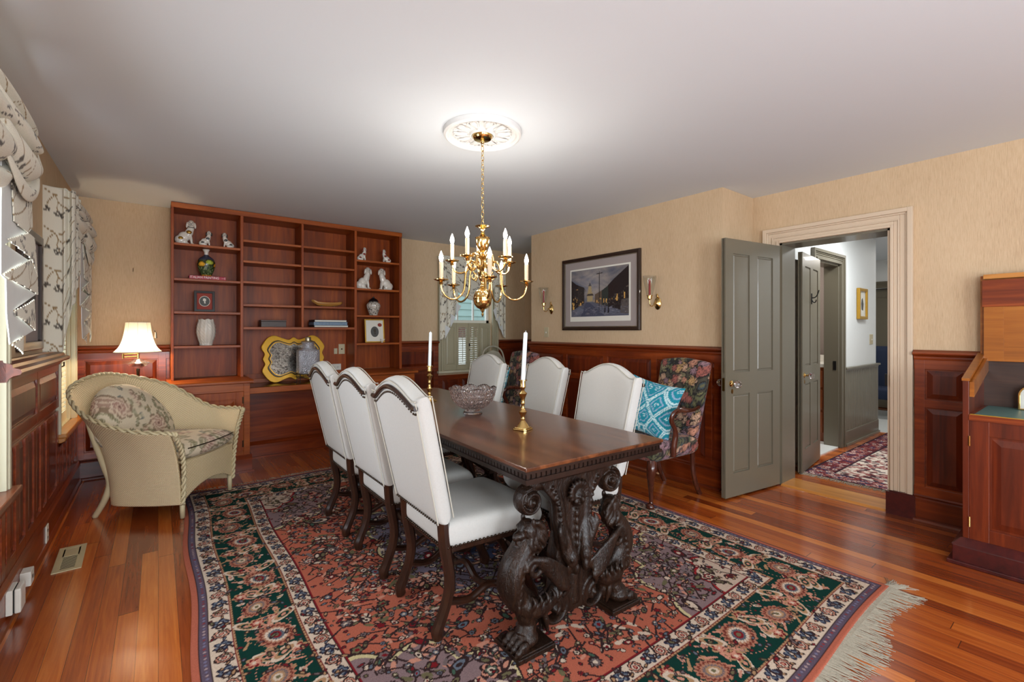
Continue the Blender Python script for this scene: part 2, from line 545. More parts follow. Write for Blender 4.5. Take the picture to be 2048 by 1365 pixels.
M['mat_grey'] = plain('grey_mauve_mat_board', (158, 146, 142), 0.8, vary=0.02)
M['mat_white'] = plain('white_mat_board', (226, 222, 210), 0.8, vary=0.02)
M['mat_red'] = plain('red_mat_board', (150, 62, 50), 0.8)
M['oldphoto'] = plain('old_photograph', (96, 96, 92), 0.6, vary=0.35, vs=120)
M['bookred'] = plain('red_book_cloth', (178, 20, 52), 0.5)
M['paper'] = plain('book_pages', (226, 222, 210), 0.8)
M['bookblue'] = plain('blue_book_jacket', (120, 146, 170), 0.4, vary=0.3, vs=40)
M['bookdark'] = plain('black_book_cover', (44, 40, 40), 0.5)
M['boxwood'] = plain('dark_wooden_box', (62, 40, 30), 0.45, vary=0.2, vs=30)
M['boat'] = wood('model_boat_wood', (150, 100, 46), (186, 134, 66), (206, 160, 90), 'x', rough=0.35)
M['teal'] = plain('teal_leather', (92, 132, 128), 0.45, vary=0.05)
M['siding'] = plain('blue_green_siding', (150, 174, 162), 0.6, vary=0.04)
M['brick'] = plain('brick_red', (120, 76, 62), 0.8, vary=0.4, vs=50)
M['tile'] = plain('white_floor_tile', (220, 222, 218), 0.25)
M['dark'] = plain('painted_room_shade', (30, 22, 18), 0.8)  # near-black colour stands in for the shade of the unlit closet and far room
M['bluevelvet'] = plain('blue_velvet', (14, 30, 58), 0.8)
M['lining'] = plain('pale_blue_lining', (222, 224, 222), 0.85, vary=0.04, vs=20)
M['beige_metal'] = plain('beige_enamel', (190, 184, 164), 0.4)
M['bronze'] = plain('dark_bronze', (74, 56, 40), 0.35, 0.8)
M['jarblack'] = plain('black_glaze', (30, 24, 26), 0.25)
M['wicker_leg'] = plain('painted_cane', (200, 184, 146), 0.5, vary=0.05)
M['fringe'] = plain('rug_fringe_cotton', (176, 164, 144), 0.9, vary=0.30, vs=160)
M['rugback'] = plain('rug_edge', (130, 70, 52), 0.95)

def glass(name, c=(255, 255, 255), rough=0.0, ior=1.45):
    m = NT(name); m.set(color=srgb(*c), rough=rough, trans=1.0, ior=ior); return m.m
M['glass'] = glass('clear_glass')
M['crystal'] = glass('cut_crystal', (252, 243, 243), 0.03, 1.5)
def windowglass():
    m = NT('window_pane_glass')
    tr = m.n('BsdfTransparent', {0: (0.95, 0.97, 0.97, 1)}); gl = m.n('BsdfGlossy', {'Roughness': 0.02})
    mx = m.n('MixShader', {0: 0.06, 1: tr, 2: gl})
    m.t.links.new(mx.outputs[0], m.t.nodes['Material Output'].inputs[0])
    return m.m
M['pane'] = windowglass()
def thinglass():
    m = NT('thin_hurricane_glass')
    tr = m.n('BsdfTransparent', {0: (0.97, 0.98, 0.97, 1)}); gl = m.n('BsdfGlossy', {'Roughness': 0.03})
    lw = m.n('LayerWeight', {'Blend': 0.35})
    mx = m.n('MixShader', {0: m.math('ADD', m.math('MULTIPLY', lw.outputs['Facing'], 0.30), 0.03), 1: tr, 2: gl})
    m.t.links.new(mx.outputs[0], m.t.nodes['Material Output'].inputs[0])
    return m.m
M['thin'] = thinglass()

def emis(name, c, s):
    m = NT(name); m.set(color=srgb(*c), emis=srgb(*c), estr=s); return m.m
M['bulb'] = emis('lit_bulb', (255, 244, 226), 30)

def shade_mat():
    m = NT('lit_fabric_shade')
    tl = m.n('BsdfTranslucent', {0: srgb(226, 216, 200)}); df = m.n('BsdfDiffuse', {0: srgb(240, 232, 222)})
    mx = m.n('MixShader', {0: 0.34, 1: df, 2: tl})
    m.t.links.new(mx.outputs[0], m.t.nodes['Material Output'].inputs[0])
    return m.m
M['shade'] = shade_mat()

def antique_mirror():
    m = NT('antique_mirror_glass')
    n1 = m.noise(m.mp(1, 1, 1), 9, 6, 0.7); n2 = m.noise(m.mp(1, 1, 1), 60, 4, 0.7)
    f = m.math('MULTIPLY', n1.outputs[0], n2.outputs[0])
    m.set(color=m.ramp(f, [(0.16, srgb(58, 52, 48)), (0.34, srgb(150, 146, 140))]), metal=1.0,
          rough=m.ramp(f, [(0.15, (0.45, 0.45, 0.45, 1)), (0.35, (0.06, 0.06, 0.06, 1))]))
    return m.m
M['amirror'] = antique_mirror()

def pebbled():
    m = NT('pebbled_glass')
    v = m.n('TexVoronoi', {'Vector': m.mp(1, 1, 1), 'Scale': 110})
    m.set(color=srgb(196, 198, 206), rough=0.12, trans=0.55, metal=0.25, ior=1.45)
    m.bump(v.outputs['Distance'], 1.0, 0.004)
    return m.m
M['pebble'] = pebbled()

def attr_mat(name, rough=0.9, weave=300, sheen=0.0, bump=0.3, spec=0.3, coat=0.0):
    m = NT(name)
    a = m.n('Attribute', attribute_name='Col')
    nz = m.noise(m.mp(1, 1, 1), weave, 3, 0.7)
    k = m.ramp(nz, [(0.3, (0.72, 0.72, 0.72, 1)), (0.7, (1.12, 1.12, 1.12, 1))])
    m.set(color=m.mix(1.0, a.outputs['Color'], k, 'MULTIPLY'), rough=rough, sheen=sheen, spec=spec, coat=coat)
    m.bump(nz, bump, 0.002)
    return m.m
M['rug'] = attr_mat('knotted_wool_rug', 0.95, 260, 0.0, spec=.08)
M['curtain'] = attr_mat('branch_print_cotton', 0.85, 500, 0.1, 0.1)
M['floral'] = attr_mat('floral_print_cotton', 0.85, 400, 0.1, 0.1)
M['tapestry'] = attr_mat('floral_tapestry', 0.9, 350, 0.1, 0.3)
M['ikat'] = attr_mat('teal_woven_cotton', 0.85, 400, 0.1, 0.2)
M['print'] = attr_mat('printed_street_scene', 0.35, 900, 0, 0.0, coat=0.3)
M['vasepaint'] = attr_mat('painted_majolica', 0.25, 900, 0, 0.0, coat=0.4)

def wicker():
    m = NT('cream_woven_wicker')
    uv = m.n('Attribute', attribute_name='Col')
    sep = m.n('SeparateColor', {0: uv.outputs['Color']})
    u = m.math('MULTIPLY', sep.outputs[0], 1.0); v = m.math('MULTIPLY', sep.outputs[1], 1.0)
    iv = m.math('FLOOR', m.math('MULTIPLY', v, 100.0))
    off = m.math('MULTIPLY', m.math('MODULO', iv, 2.0), 0.5)
    fu = m.math('FRACT', m.math('ADD', m.math('MULTIPLY', u, 160.0), off))
    fv = m.math('FRACT', m.math('MULTIPLY', v, 100.0))
    hu = m.math('SINE', m.math('MULTIPLY', fu, PI)); hv = m.math('SINE', m.math('MULTIPLY', fv, PI))
    h = m.math('MULTIPLY', hu, hv)
    r = m.ramp(h, [(0.04, srgb(142, 116, 76)), (0.14, srgb(220, 194, 148)), (0.7, srgb(250, 230, 190))])
    m.set(color=r, rough=0.6, spec=0.35)
    m.bump(h, 0.7, 0.003)
    return m.m
M['wicker'] = wicker()

def jar_pat():
    m = NT('black_and_white_glaze')
    n = m.noise(m.mp(1, 1, 1.6), 42, 4, 0.7, 2.0)
    m.set(color=m.ramp(n, [(0.44, srgb(50, 38, 38)), (0.50, srgb(216, 206, 192))]), rough=0.25, coat=0.3)
    return m.m
M['jarpat'] = jar_pat()
def spots():
    """glazed dog with dark patches (base) - patches themselves are separate meshes"""
M['tray'] = glass('frosted_tray_glass', (240, 230, 240), 0.2)
M['bathpaper'] = plain('dotted_bathroom_wallpaper', (150, 134, 124), 0.7, vary=0.3, vs=160)
M['vanitywood'] = plain('orange_vanity_wood', (140, 70, 26), 0.35, vary=0.15)
M['stone'] = plain('white_vanity_top', (220, 214, 204), 0.3)
M['patch_k'] = plain('black_glaze_patch', (34, 36, 34), 0.2, coat=0.4)
M['patch_r'] = plain('russet_glaze_patch', (130, 34, 28), 0.2, coat=0.4)
M['patch_g'] = plain('gilt_glaze_patch', (150, 112, 36), 0.25, 0.5)
M['ink'] = plain('white_spine_lettering', (236, 228, 220), 0.5)
M['regis'] = plain('floor_register_metal', (196, 180, 140), 0.4)
M['void'] = plain('register_slot_shade', (22, 16, 12), 0.9)
# ---------------------------------------------------------------- room shell
H = 2.467
XL, YF, XR, XD, YB = -0.57, 5.46, 3.64, 4.16, -2.60
YN, YC = 4.34, 1.92           # ends of the projecting picture wall
XH = 4.42                     # hall side of the door wall
def sbox(name, x0, y0, z0, x1, y1, z1, mat, **k):
    return struct(name, MB().box(x0, y0, z0, x1, y1, z1), mat, **k)

sbox('floor', XL - .15, YB - .15, -0.10, 9.8, YF + .15, 0.0, M['floor'])
sbox('ceiling', XL - .15, YB - .15, H, 10.0, YF + .15, H + .1, M['ceiling'])

# window openings: left wall two, far wall one, rear wall three added for fill lamps
LW = [(1.95, 3.03, .56, 2.12), (4.50, 5.22, .56, 2.12)]
mb = MB()
ys = YB - .15
for (a, b, z0, z1) in [(-1.9, -.7, .5, 2.2)] + LW:  # first opening is unseen, added for the left rear fill lamp
    mb.box(XL - .15, ys, 0, XL, a, H); mb.box(XL - .15, a, 0, XL, b, z0); mb.box(XL - .15, a, z1, XL, b, H); ys = b
mb.box(XL - .15, ys, 0, XL, YF + .15, H)
struct('wall_left', mb, M['wallpaper'])
FW = (3.05, 3.83, .76, 2.10)
mb = MB()
mb.box(XL, YF, 0, FW[0], YF + .15, H).box(FW[0], YF, 0, FW[1], YF + .15, FW[2]).box(FW[0], YF, FW[3], FW[1], YF + .15, H).box(FW[1], YF, 0, 4.6, YF + .15, H)
struct('wall_far', mb, M['wallpaper'])
mb = MB()
mb.box(XR, YC, 0, XR + .12, YN, H)                       # picture wall
mb.box(XR + .12, YN - .12, 0, 4.45, YN, H)
mb.box(XR + .12, YC, 0, XH, YC + .10, H)                 # short return
struct('wall_right', mb, M['wallpaper'])
sbox('wall_nook', 4.45, YN - .12, 0, 4.60, YF, H, M['wallpaper'])
DO = (.955, 1.70, 2.035)                                  # dining room door opening
mb = MB()
mb.box(XD, YB, 0, XH, DO[0], H).box(XD, DO[0], DO[2], XH, DO[1], H).box(XD, DO[1], 0, XH, YC, H)
struct('wall_right_door', mb, M['wallpaper'])
mb = MB()
xs = XL
for x in (0.35, 1.75, 3.15):
    mb.box(xs, YB - .12, 0, x - .52, YB, H).box(x - .52, YB - .12, 0, x + .52, YB, .5).box(x - .52, YB - .12, 2.22, x + .52, YB, H); xs = x + .52
mb.box(xs, YB - .12, 0, XH, YB, H)
struct('wall_rear', mb, M['wallpaper'])
mb = MB()
for x in (0.35, 1.75, 3.15):
    mb.box(x - .62, YB, .40, x - .52, YB + .03, 2.32).box(x + .52, YB, .40, x + .62, YB + .03, 2.32).box(x - .52, YB, 2.22, x + .52, YB + .03, 2.32).box(x - .52, YB, .40, x + .52, YB + .05, .5)
    mb.box(x - .02, YB - .07, .5, x + .02, YB - .04, 2.22)
struct('trim_rear_fill_openings', mb, M['wcream'])  # casings of the added, unseen openings that hold the fill lamps

# ---------------------------------------------------------------- panelled wainscot
def wainscot(name, o, e, n, L, stiles, base0=0.0, base1=None, cap=True, rows=((.235, .775), (.83, 1.035)), top=1.167, sw=.062, extra=None, topcap=.0):
    """stiles: centres of the upright rails along the wall"""
    F = frameM(o, e, n)
    a = MB(F)
    a.box(0, 0, 0, L, .010, top - .03)
    for s_ in stiles:
        a.box(max(0, s_ - sw / 2), .010, .16, min(L, s_ + sw / 2), .024, top - .06)
    zs = [(.16, rows[0][0]), (rows[0][1], rows[1][0]) if len(rows) > 1 else (rows[0][1], top - .06)]
    if len(rows) > 1: zs.append((rows[1][1], top - .06))
    for (z0, z1) in zs: a.box(0, .010, z0, L, .0235, z1)
    b = MB(F)
    for s0, s1 in zip(stiles[:-1], stiles[1:]):
        for (z0, z1) in rows:
            b.panel(s0 + sw / 2 + .008, s1 - sw / 2 - .008, z0 + .008, z1 - .008, .010, .021, .032)
    r = struct(name, a, M['mahog_h'] if abs(e[1]) > .5 else M['mahog_x'], bevel=.003)
    build('raised_panel', b, M['mahog'], r)
    c = MB(F)
    x0, x1 = base0, L if base1 is None else base1
    c.box(x0, 0, 0, x1, .034, .140)
    c.prism([(0.0, .140), (.040, .140), (.040, .150), (.030, .158), (.034, .168), (.026, .176), (0, .176)], x0, x1, 'yz')
    c.prism([(0.034, 0), (.054, 0), (.050, .012), (.040, .019), (.034, .020)], x0, x1, 'yz')
    q = struct('baseboard_' + name.split('_')[-1], c, M['plinth'] if abs(e[1]) < .5 else M['mahog_h'])
    if cap:
        d = MB(F)
        d.prism([(0, top - .068), (.028, top - .068), (.032, top - .055), (.030, top - .045), (.042, top - .036), (.056, top - .032),
                 (.062, top - .024), (.060, top - .015), (.052, top - .012), (.030, top), (0, top)], 0 - topcap, L + topcap, 'yz')
        struct('trim_' + name.split('_')[-1], d, M['mahog_h'] if abs(e[1]) > .5 else M['mahog_x'])
    return r

# picture wall (runs along -Y), starts at the nook corner
wainscot('trim_panel_picture', (XR, YN), (0, -1), (-1, 0), YN - YC, [.03, .61, 1.20, 1.78, 2.31, YN - YC - .03], topcap=.02)
# door wall right of the casing
wainscot('trim_panel_door', (XD, .825), (0, -1), (-1, 0), 2.6, [.03, .28, .62, .95, 1.4, 1.9, 2.55], sw=.055)
# far wall left of the bookcase, and the strip right of it up to the window
wainscot('trim_panel_far', (XL, YF), (1, 0), (0, -1), .66, [.03, .60], topcap=0)
wainscot('trim_panel_window', (2.31, YF), (1, 0), (0, -1), .64, [.03, .61], topcap=.0)
wainscot('trim_panel_nook', (3.93, YF), (1, 0), (0, -1), .52, [.03, .49], topcap=.0)
wainscot('trim_panel_side', (4.45, YF), (0, -1), (-1, 0), YF - YN, [.03, .4, .8, 1.09], topcap=0)
# left wall between the windows
wainscot('trim_panel_left', (XL, 4.47), (0, -1), (1, 0), 1.42, [.05, .42, .60, .79, 1.0, 1.20, 1.37], rows=((.235, .745),), top=.80, cap=False, base0=0)
F = frameM((XL, 4.47), (0, -1), (1, 0))
a = MB(F).box(0, 0, .77, 1.42, .012, 1.11)
for s0, s1 in ((0, .06), (.68, .74), (1.36, 1.42)): a.box(s0, .012, .77, s1, .026, 1.07)
a.box(0, .012, .77, 1.42, .025, .83).box(0, .012, 1.02, 1.42, .025, 1.07)
r_ = struct('trim_upper_left', a, M['mahog_h'], bevel=.003)
b = MB(F)
for s0, s1 in ((.06, .68), (.74, 1.36)): b.panel(s0 + .008, s1 - .008, .838, 1.012, .012, .023, .03)
build('raised_panel', b, M['mahog'], r_)
d = MB(F).prism([(0, 1.065), (.030, 1.065), (.036, 1.08), (.05, 1.092), (.072, 1.098), (.078, 1.108), (.074, 1.122), (.05, 1.130), (.046, 1.145), (.02, 1.155), (.018, 1.165), (0, 1.165)], -.02, 1.44, 'yz')
struct('trim_cap_left', d, M['mahog_h'])
# low panelling under the two left windows
for k, (y0, y1) in enumerate(((5.42, 4.47), (3.05, 1.2))):
    L_ = y0 - y1
    st = [.04 + i * (L_ - .08) / (5 if k == 0 else 8) for i in range((6 if k == 0 else 9))]
    wainscot('trim_panel_sill' + ('' if k == 0 else '_near'), (XL, y0), (0, -1), (1, 0), L_, st, rows=((.235, .47),), top=.545, cap=False)
    d = MB(frameM((XL, y0), (0, -1), (1, 0))).box(-.08 * k, 0, .545, L_, .065, .575).box(0, -.10, .545, L_, 0, .575).prism([(.03, .51), (.055, .52), (.06, .545), (.0, .545), (.0, .51)], 0, L_, 'yz')
    struct('trim_sill_far' if k == 0 else 'trim_sill_near', d, M['mahog_h'] if k else M['oak'], bevel=.006)

# ---------------------------------------------------------------- casings
def casing(name, o, e, n, s0, s1, z1, mat, w=.125, z0=0.0, zb0=0.0, parent=None):
    F = frameM(o, e, n)
    a = MB(F)
    for (q0, q1, t) in ((0, .018, .030), (.018, .042, .020), (.042, .052, .026), (.052, w - .042, .016), (w - .042, w - .030, .024), (w - .030, w, .036)):
        a.box(s0 - q1, 0, zb0, s0 - q0, t, z1 + q1)
        a.box(s1 + q0, 0, zb0, s1 + q1, t, z1 + q1)
        a.box(s0 - q0, 0, z1 + q0, s1 + q0, t, z1 + q1)
    return build(name, a, mat, parent, bevel=.0025)

def door_leaf(parent, W, Ht, T, mat, panels):
    """leaf in local coordinates: x 0..W from the hinge, y 0..T, z 0..Ht"""
    a = MB()
    xs = sorted(set([0, W] + [p[0] for p in panels] + [p[1] for p in panels]))
    zs = sorted(set([0, Ht] + [p[2] for p in panels] + [p[3] for p in panels]))
    a.box(0, .010, 0, W, T - .010, Ht)
    inside = lambda x, z: any(p[0] < x < p[1] and p[2] < z < p[3] for p in panels)
    for i in range(len(xs) - 1):
        for j in range(len(zs) - 1):
            if not inside((xs[i] + xs[i + 1]) / 2, (zs[j] + zs[j + 1]) / 2):
                a.box(xs[i], 0, zs[j], xs[i + 1], T, zs[j + 1])
    for p in panels:
        for (y0, y1) in ((.010, .004), (T - .010, T - .004)):
            a.panel(p[0] + .012, p[1] - .012, p[2] + .012, p[3] - .012, y0, y1, .006)
    return build('leaf', a, mat, parent)

def crystal_knob(parent, x, y, z, s, faceted=True):
    """s: side (+1/-1) along local y"""
    Rm = Matrix.Rotation(-s * PI / 2, 3, 'X')
    rose = MB().lathe([(0, 0), (.024, 0), (.024, .004), (.012, .008), (.008, .012), (.008, .030), (.012, .034), (0, .034)], (x, y, z), 20, Rm)
    k = build('knob_rose', rose, M['brass'], parent, smooth=True)
    kn = MB().lathe([(0, 0), (.012, 0), (.026, .014), (.030, .026), (.024, .040), (.010, .046), (0, .046)], (x, y + s * .034, z), 10, Rm)
    build('knob', kn, M['crystal'], parent)
    kp = MB().lathe([(0, 0), (.011, 0), (.011, .003), (0, .004)], (0, 0, 0), 14, Rm)
    o = build('keyhole_plate', kp, M['brass_d'], parent); o.location = (x - .012, y, z - .06); o.scale = (1, 1, 1.7)
    return k

# dining room door: casing, jamb, threshold, open leaf
d1 = thing('door_1', None, None, kind='structure')
casing('casing', (XD, 0), (0, 1), (-1, 0), DO[0], DO[1], DO[2], M['cream'], parent=d1, zb0=.155)
casing('casing', (XH, 0), (0, 1), (1, 0), DO[0], DO[1], DO[2], M['grey'], parent=d1, w=.10)
build('jamb', MB().box(XD, DO[1] - .02, 0, XH, DO[1], DO[2]).box(XD, DO[0], DO[2] - .015, XH, DO[1], DO[2]), M['grey'], d1)
build('jamb', MB().box(XD, DO[0], 0, XH, DO[0] + .02, DO[2]), M['cream'], d1)
build('strike_plate', MB().box(XD + .02, DO[0] + .02, .90, XD + .06, DO[0] + .026, 1.0), M['black'], d1)
build('strike_plate', MB().box(XD - .038, .968, .905, XD - .030, .982, .99), M['black'], d1)
build('plinth_block', MB().box(XD - .046, .815, 0, XD, DO[0] + .02, .155).box(XD - .040, .82, .155, XD, DO[0], .165), M['plinth'], d1)
build('plinth_block', MB().box(XD - .046, DO[1], 0, XD, DO[1] + .13, .155), M['plinth'], d1)
build('threshold', MB().add(
    [(XD - .03, DO[0] + .02, 0), (XD - .012, DO[0] + .02, .014), (XD + .23, DO[0] + .02, .014), (XD + .25, DO[0] + .02, 0),
     (XD - .03, DO[1] - .02, 0), (XD - .012, DO[1] - .02, .014), (XD + .23, DO[1] - .02, .014), (XD + .25, DO[1] - .02, 0)],
    [(0, 1, 2, 3), (7, 6, 5, 4), (0, 4, 5, 1), (1, 5, 6, 2), (2, 6, 7, 3), (3, 7, 4, 0)]), M['oak'], d1)
ux, uy = (3.428 - 4.122), (1.785 - 1.683)
PW = math.hypot(ux, uy); ang = math.atan2(uy, ux)
P4 = [(PW * (1 - b_), PW * (1 - a_), z0, z1) for (a_, b_) in ((.13, .42), (.565, .86)) for (z0, z1) in ((.18, .79), (.96, 1.88))]
lf = door_leaf(d1, PW, 1.992, .036, M['grey'], P4)
yh = (-uy / PW, ux / PW)
lf.location = (4.122 - .036 * yh[0], 1.683 - .036 * yh[1], .016); lf.rotation_euler = (0, 0, ang)
crystal_knob(lf, PW - .065, .036, .875, 1)
crystal_knob(lf, PW - .065, 0, .875, -1)
build('latch_plate', MB().box(PW - .001, .008, .82, PW + .002, .028, .92), M['brass_d'], lf)

# ---------------------------------------------------------------- hall beyond the door
HY0, HY1 = .30, 1.83
mb = MB()
mb.box(XH, HY0 - .12, 0, 9.8, HY0, H)                                   # hall right side
struct('wall_hall_right', mb, M['hallwall'])
BO = (5.30, 5.98, 2.03)                                                   # bathroom door opening
mb = MB()
mb.box(4.95, HY1, 0, BO[0], HY1 + .14, H).box(BO[0], HY1, BO[2], BO[1], HY1 + .14, H).box(BO[1], HY1, 0, 7.30, HY1 + .14, H)
mb.box(XH, HY1, 1.98, 4.95, HY1 + .14, H).box(7.16, HY1 + .14, 0, 7.30, 3.2, H)
struct('wall_hall_left', mb, M['hallwall'])
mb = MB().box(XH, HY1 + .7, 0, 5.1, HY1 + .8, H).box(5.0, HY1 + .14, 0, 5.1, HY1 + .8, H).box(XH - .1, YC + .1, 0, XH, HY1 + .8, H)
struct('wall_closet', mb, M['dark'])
solo('closet_shelf', MB().box(XH, HY1 + .2, 1.30, 5.0, HY1 + .69, 1.318), M['hallwall'], 'thin pale shelf in the dark closet behind the hall door', 'shelf')
mb = MB().box(9.5, HY0, 0, 9.6, 1.5, H).box(9.5, 1.5, 2.0, 9.6, 2.6, H).box(9.5, 2.6, 0, 9.6, 3.3, H).box(7.30, 3.2, 0, 9.5, 3.3, H)
struct('wall_hall_end', mb, M['hallwall'])
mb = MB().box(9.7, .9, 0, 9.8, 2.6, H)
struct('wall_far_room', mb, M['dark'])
d3 = thing('door_3', None, None, kind='structure')
casing('casing', (9.5, 0), (0, 1), (-1, 0), 1.5, 2.6, 2.0, M['grey'], parent=d3, w=.11)
l3 = door_leaf(d3, .78, 1.98, .036, M['grey'], [(.11, .34, .2, .8), (.44, .67, .2, .8), (.11, .34, .98, 1.85), (.44, .67, .98, 1.85)])
l3.location = (9.64, 1.78, .01); l3.rotation_euler = (0, 0, R(88))

# beadboard wainscot of the hall, chair rail and baseboard
F = frameM((BO[1] + .105, HY1), (1, 0), (0, -1))
L = 7.30 - BO[1] - .105
a = MB(F).box(0, 0, 0, L, .010, .87)
k = 0.0
while k < L - .03:
    a.prism([(k, .008), (k + .007, .020), (k + .050, .020), (k + .057, .008)], .14, .86, 'xy'); k += .062
struct('trim_beadboard_hall', a, M['grey'])
struct('trim_rail_hall', MB(F).box(-.0, 0, .862, L + .02, .045, .885).box(0, 0, .84, L + .01, .026, .862), M['grey'], bevel=.004)
struct('baseboard_hall', MB(F).box(0, 0, 0, L, .030, .165).box(0, .030, 0, L, .045, .03), M['grey'], bevel=.003)

d2 = thing('door_2', None, None, kind='structure')
casing('casing', (0, HY1), (1, 0), (0, -1), BO[0], BO[1], BO[2], M['grey'], parent=d2, w=.105)
build('jamb', MB().box(BO[1] - .02, HY1, 0, BO[1], HY1 + .14, BO[2]).box(BO[0], HY1, 0, BO[0] + .02, HY1 + .14, BO[2]).box(BO[0], HY1, BO[2] - .02, BO[1], HY1 + .14, BO[2]), M['grey'], d2)
build('strike_plate', MB().box(BO[1] - .024, HY1 + .02, .86, BO[1] - .020, HY1 + .05, .96), M['black'], d2)
ux, uy = 4.606 - 5.29, 1.690 - 1.780
PW2 = math.hypot(ux, uy)
l2 = door_leaf(d2, PW2, 2.0, .036, M['grey'], [(PW2 * (1 - b_), PW2 * (1 - a_), z0, z1) for (a_, b_) in ((.14, .43), (.57, .86)) for (z0, z1) in ((.2, .80), (.96, 1.88))])
yh = (-uy / PW2, ux / PW2)
l2.location = (5.29 - .036 * yh[0], 1.780 - .036 * yh[1], .012); l2.rotation_euler = (0, 0, math.atan2(uy, ux))
crystal_knob(l2, PW2 - .065, .036, .88, 1)
hk = MB().sweep(catmull([(PW2 - .33, .038, 1.60), (PW2 - .33, .06, 1.60), (PW2 - .335, .08, 1.62), (PW2 - .34, .095, 1.67)], 5), .0045)
hk.sweep(catmull([(PW2 - .33, .038, 1.58), (PW2 - .33, .055, 1.555), (PW2 - .33, .07, 1.56), (PW2 - .33, .075, 1.58)], 5), .0045).box(PW2 - .34, .036, 1.54, PW2 - .32, .042, 1.64)
solo('coat_hook', hk, M['black'], 'dark metal coat hook on the grey bathroom door', 'hook', smooth=True)
o = bpy.data.objects['coat_hook']; o.location = l2.location; o.rotation_euler = l2.rotation_euler

# bathroom glimpse
struct('wall_bathroom', MB().box(6.75, HY1 + .14, 0, 6.85, 3.2, H).box(5.1, 3.1, 0, 6.85, 3.2, H), M['bathpaper'])
struct('floor_bathroom', MB().box(5.1, HY1 - .0, 0, 7.16, 3.2, .012), M['tile'])
struct('floor_far_hall', MB().box(7.32, .35, 0, 9.3, 3.2, .006), M['tile'])
v = thing('bathroom_vanity', 'orange wooden vanity with white top seen through the bathroom door', 'vanity', (6.12, 2.0, .012))
build('cabinet_body', MB().box(0, 0, 0, .55, .9, .86), M['vanitywood'], v)
build('countertop', MB().box(-.02, -.01, .86, .55, .91, .90).box(.50, -.01, .90, .55, .91, .98), M['stone'], v, bevel=.004)
for z0, z1 in ((.1, .34), (.37, .60), (.63, .82)):
    dr = build('drawer', MB().box(-.018, .03, z0, 0, .42, z1), M['vanitywood'], v, bevel=.005)
    build('drawer_knob', MB().ell((-.03, .22, (z0 + z1) / 2), .014, 10), M['brass_d'], dr, smooth=True)

# hall picture and switches
def plate(name, o, e, n, s, z, w_, h_, mat, label, cat, kind='switch'):
    F = frameM(o, e, n)
    t = thing(name, label, cat, F @ Vector((s, 0, z)))
    t.rotation_euler = (0, 0, 0)
    F2 = frameM((0, 0), e, n)
    build('plate', MB(F2).box(-w_ / 2, 0, -h_ / 2, w_ / 2, .006, h_ / 2), mat, t, bevel=.002)
    if kind == 'switch':
        build('toggle', MB(F2).box(-.005, .006, -.012, .005, .014, .006), M['white'], t)
    elif kind == 'outlet':
        b = MB(F2)
        wide = w_ > h_
        for q in (-.022, .022):
            cx_, cz_ = (q, 0) if wide else (0, q)
            for (dx, dz) in ((-.006, 0), (.006, 0)):
                b.box(cx_ + dx - .0012, .006, cz_ + dz - .005, cx_ + dx + .0012, .0075, cz_ + dz + .005)
            b.box(cx_ - .002, .006, cz_ - .012, cx_ + .002, .0075, cz_ - .008)
        build('socket_slots', b, M['black'], t)
    elif kind == 'phone':
        build('jack', MB(F2).box(-.008, .006, -.008, .008, .010, .008), M['bronze'], t)
    return t
plate('light_switch', (0, HY1), (1, 0), (0, -1), 7.10, 1.19, .12, .125, M['almond'], 'almond double switch plate on the white hall wall', 'switch')
plate('light_switch', (XR, 0), (0, 1), (-1, 0), 4.06, 1.28, .075, .115, M['almond'], 'almond switch plate on the wallpaper under the left sconce', 'switch')
hp = thing('framed_picture', 'small gilt framed drawing hanging in the white hallway', 'picture', (6.70, HY1 - .002, 1.62))
build('frame', MB().ring([(-.15, -.185), (.15, -.185), (.15, .185), (-.15, .185)], [(-.115, -.15), (.115, -.15), (.115, .15), (-.115, .15)], -.035, 0), M['gold'], hp, bevel=.006)
build('mat_board', MB().box(-.12, -.015, -.155, .12, -.008, .155), M['mat_white'], hp)
build('drawing', MB().prism([(-.02, -.07), (.03, -.08), (.045, 0), (.01, .07), (-.02, .05), (-.035, 0)], -.017, -.015), M['oldphoto'], hp)

# tufted blue chair far down the hall
bc = thing('wing_chair', 'dark blue tufted chair at the far end of the hallway', 'chair', (8.62, 2.16, .008))
a = MB().box(-.26, -.28, .28, .30, .28, .44); a.prism([(.20, .40), (.30, .40), (.42, 1.0), (.34, 1.06), (.28, 1.0)], -.28, .28, 'xz')
build('upholstery', a, M['bluevelvet'], bc, bevel=.03, smooth='all')
for i in range(5):
    for j in range(4):
        build('tufting_button', MB().ell((.235 + .016 * j * 1.2, -.2 + .1 * i + (.05 if j % 2 else 0), .52 + .13 * j), .012, 8), M['bluevelvet'], bc)
for x, y in ((-.22, -.24), (-.22, .24), (.26, -.24), (.26, .24)):
    build('leg', MB().sweep([(x, y, .29), (x, y, 0)], [.022, .014]), M['chairleg'], bc)
# ---------------------------------------------------------------- far window with shutters
def louvres(mb, F, s0, s1, z0, z1, n, pitch=.032, depth=.012, rise=.010):
    k = z0 + pitch / 2
    B = MB(F)
    while k < z1 - pitch / 3:
        B.add([(s0, n - depth, k + rise), (s1, n - depth, k + rise), (s1, n + depth, k - rise), (s0, n + depth, k - rise),
               (s0, n - depth, k + rise + .004), (s1, n - depth, k + rise + .004), (s1, n + depth, k - rise + .004), (s0, n + depth, k - rise + .004)],
              [(0, 1, 2, 3), (7, 6, 5, 4), (0, 4, 5, 1), (1, 5, 6, 2), (2, 6, 7, 3), (3, 7, 4, 0)])
        k += pitch
    mb.v_extra = None
    b = len(mb.v); mb.v += B.v; mb.f += [tuple(i + b for i in f) for f in B.f]

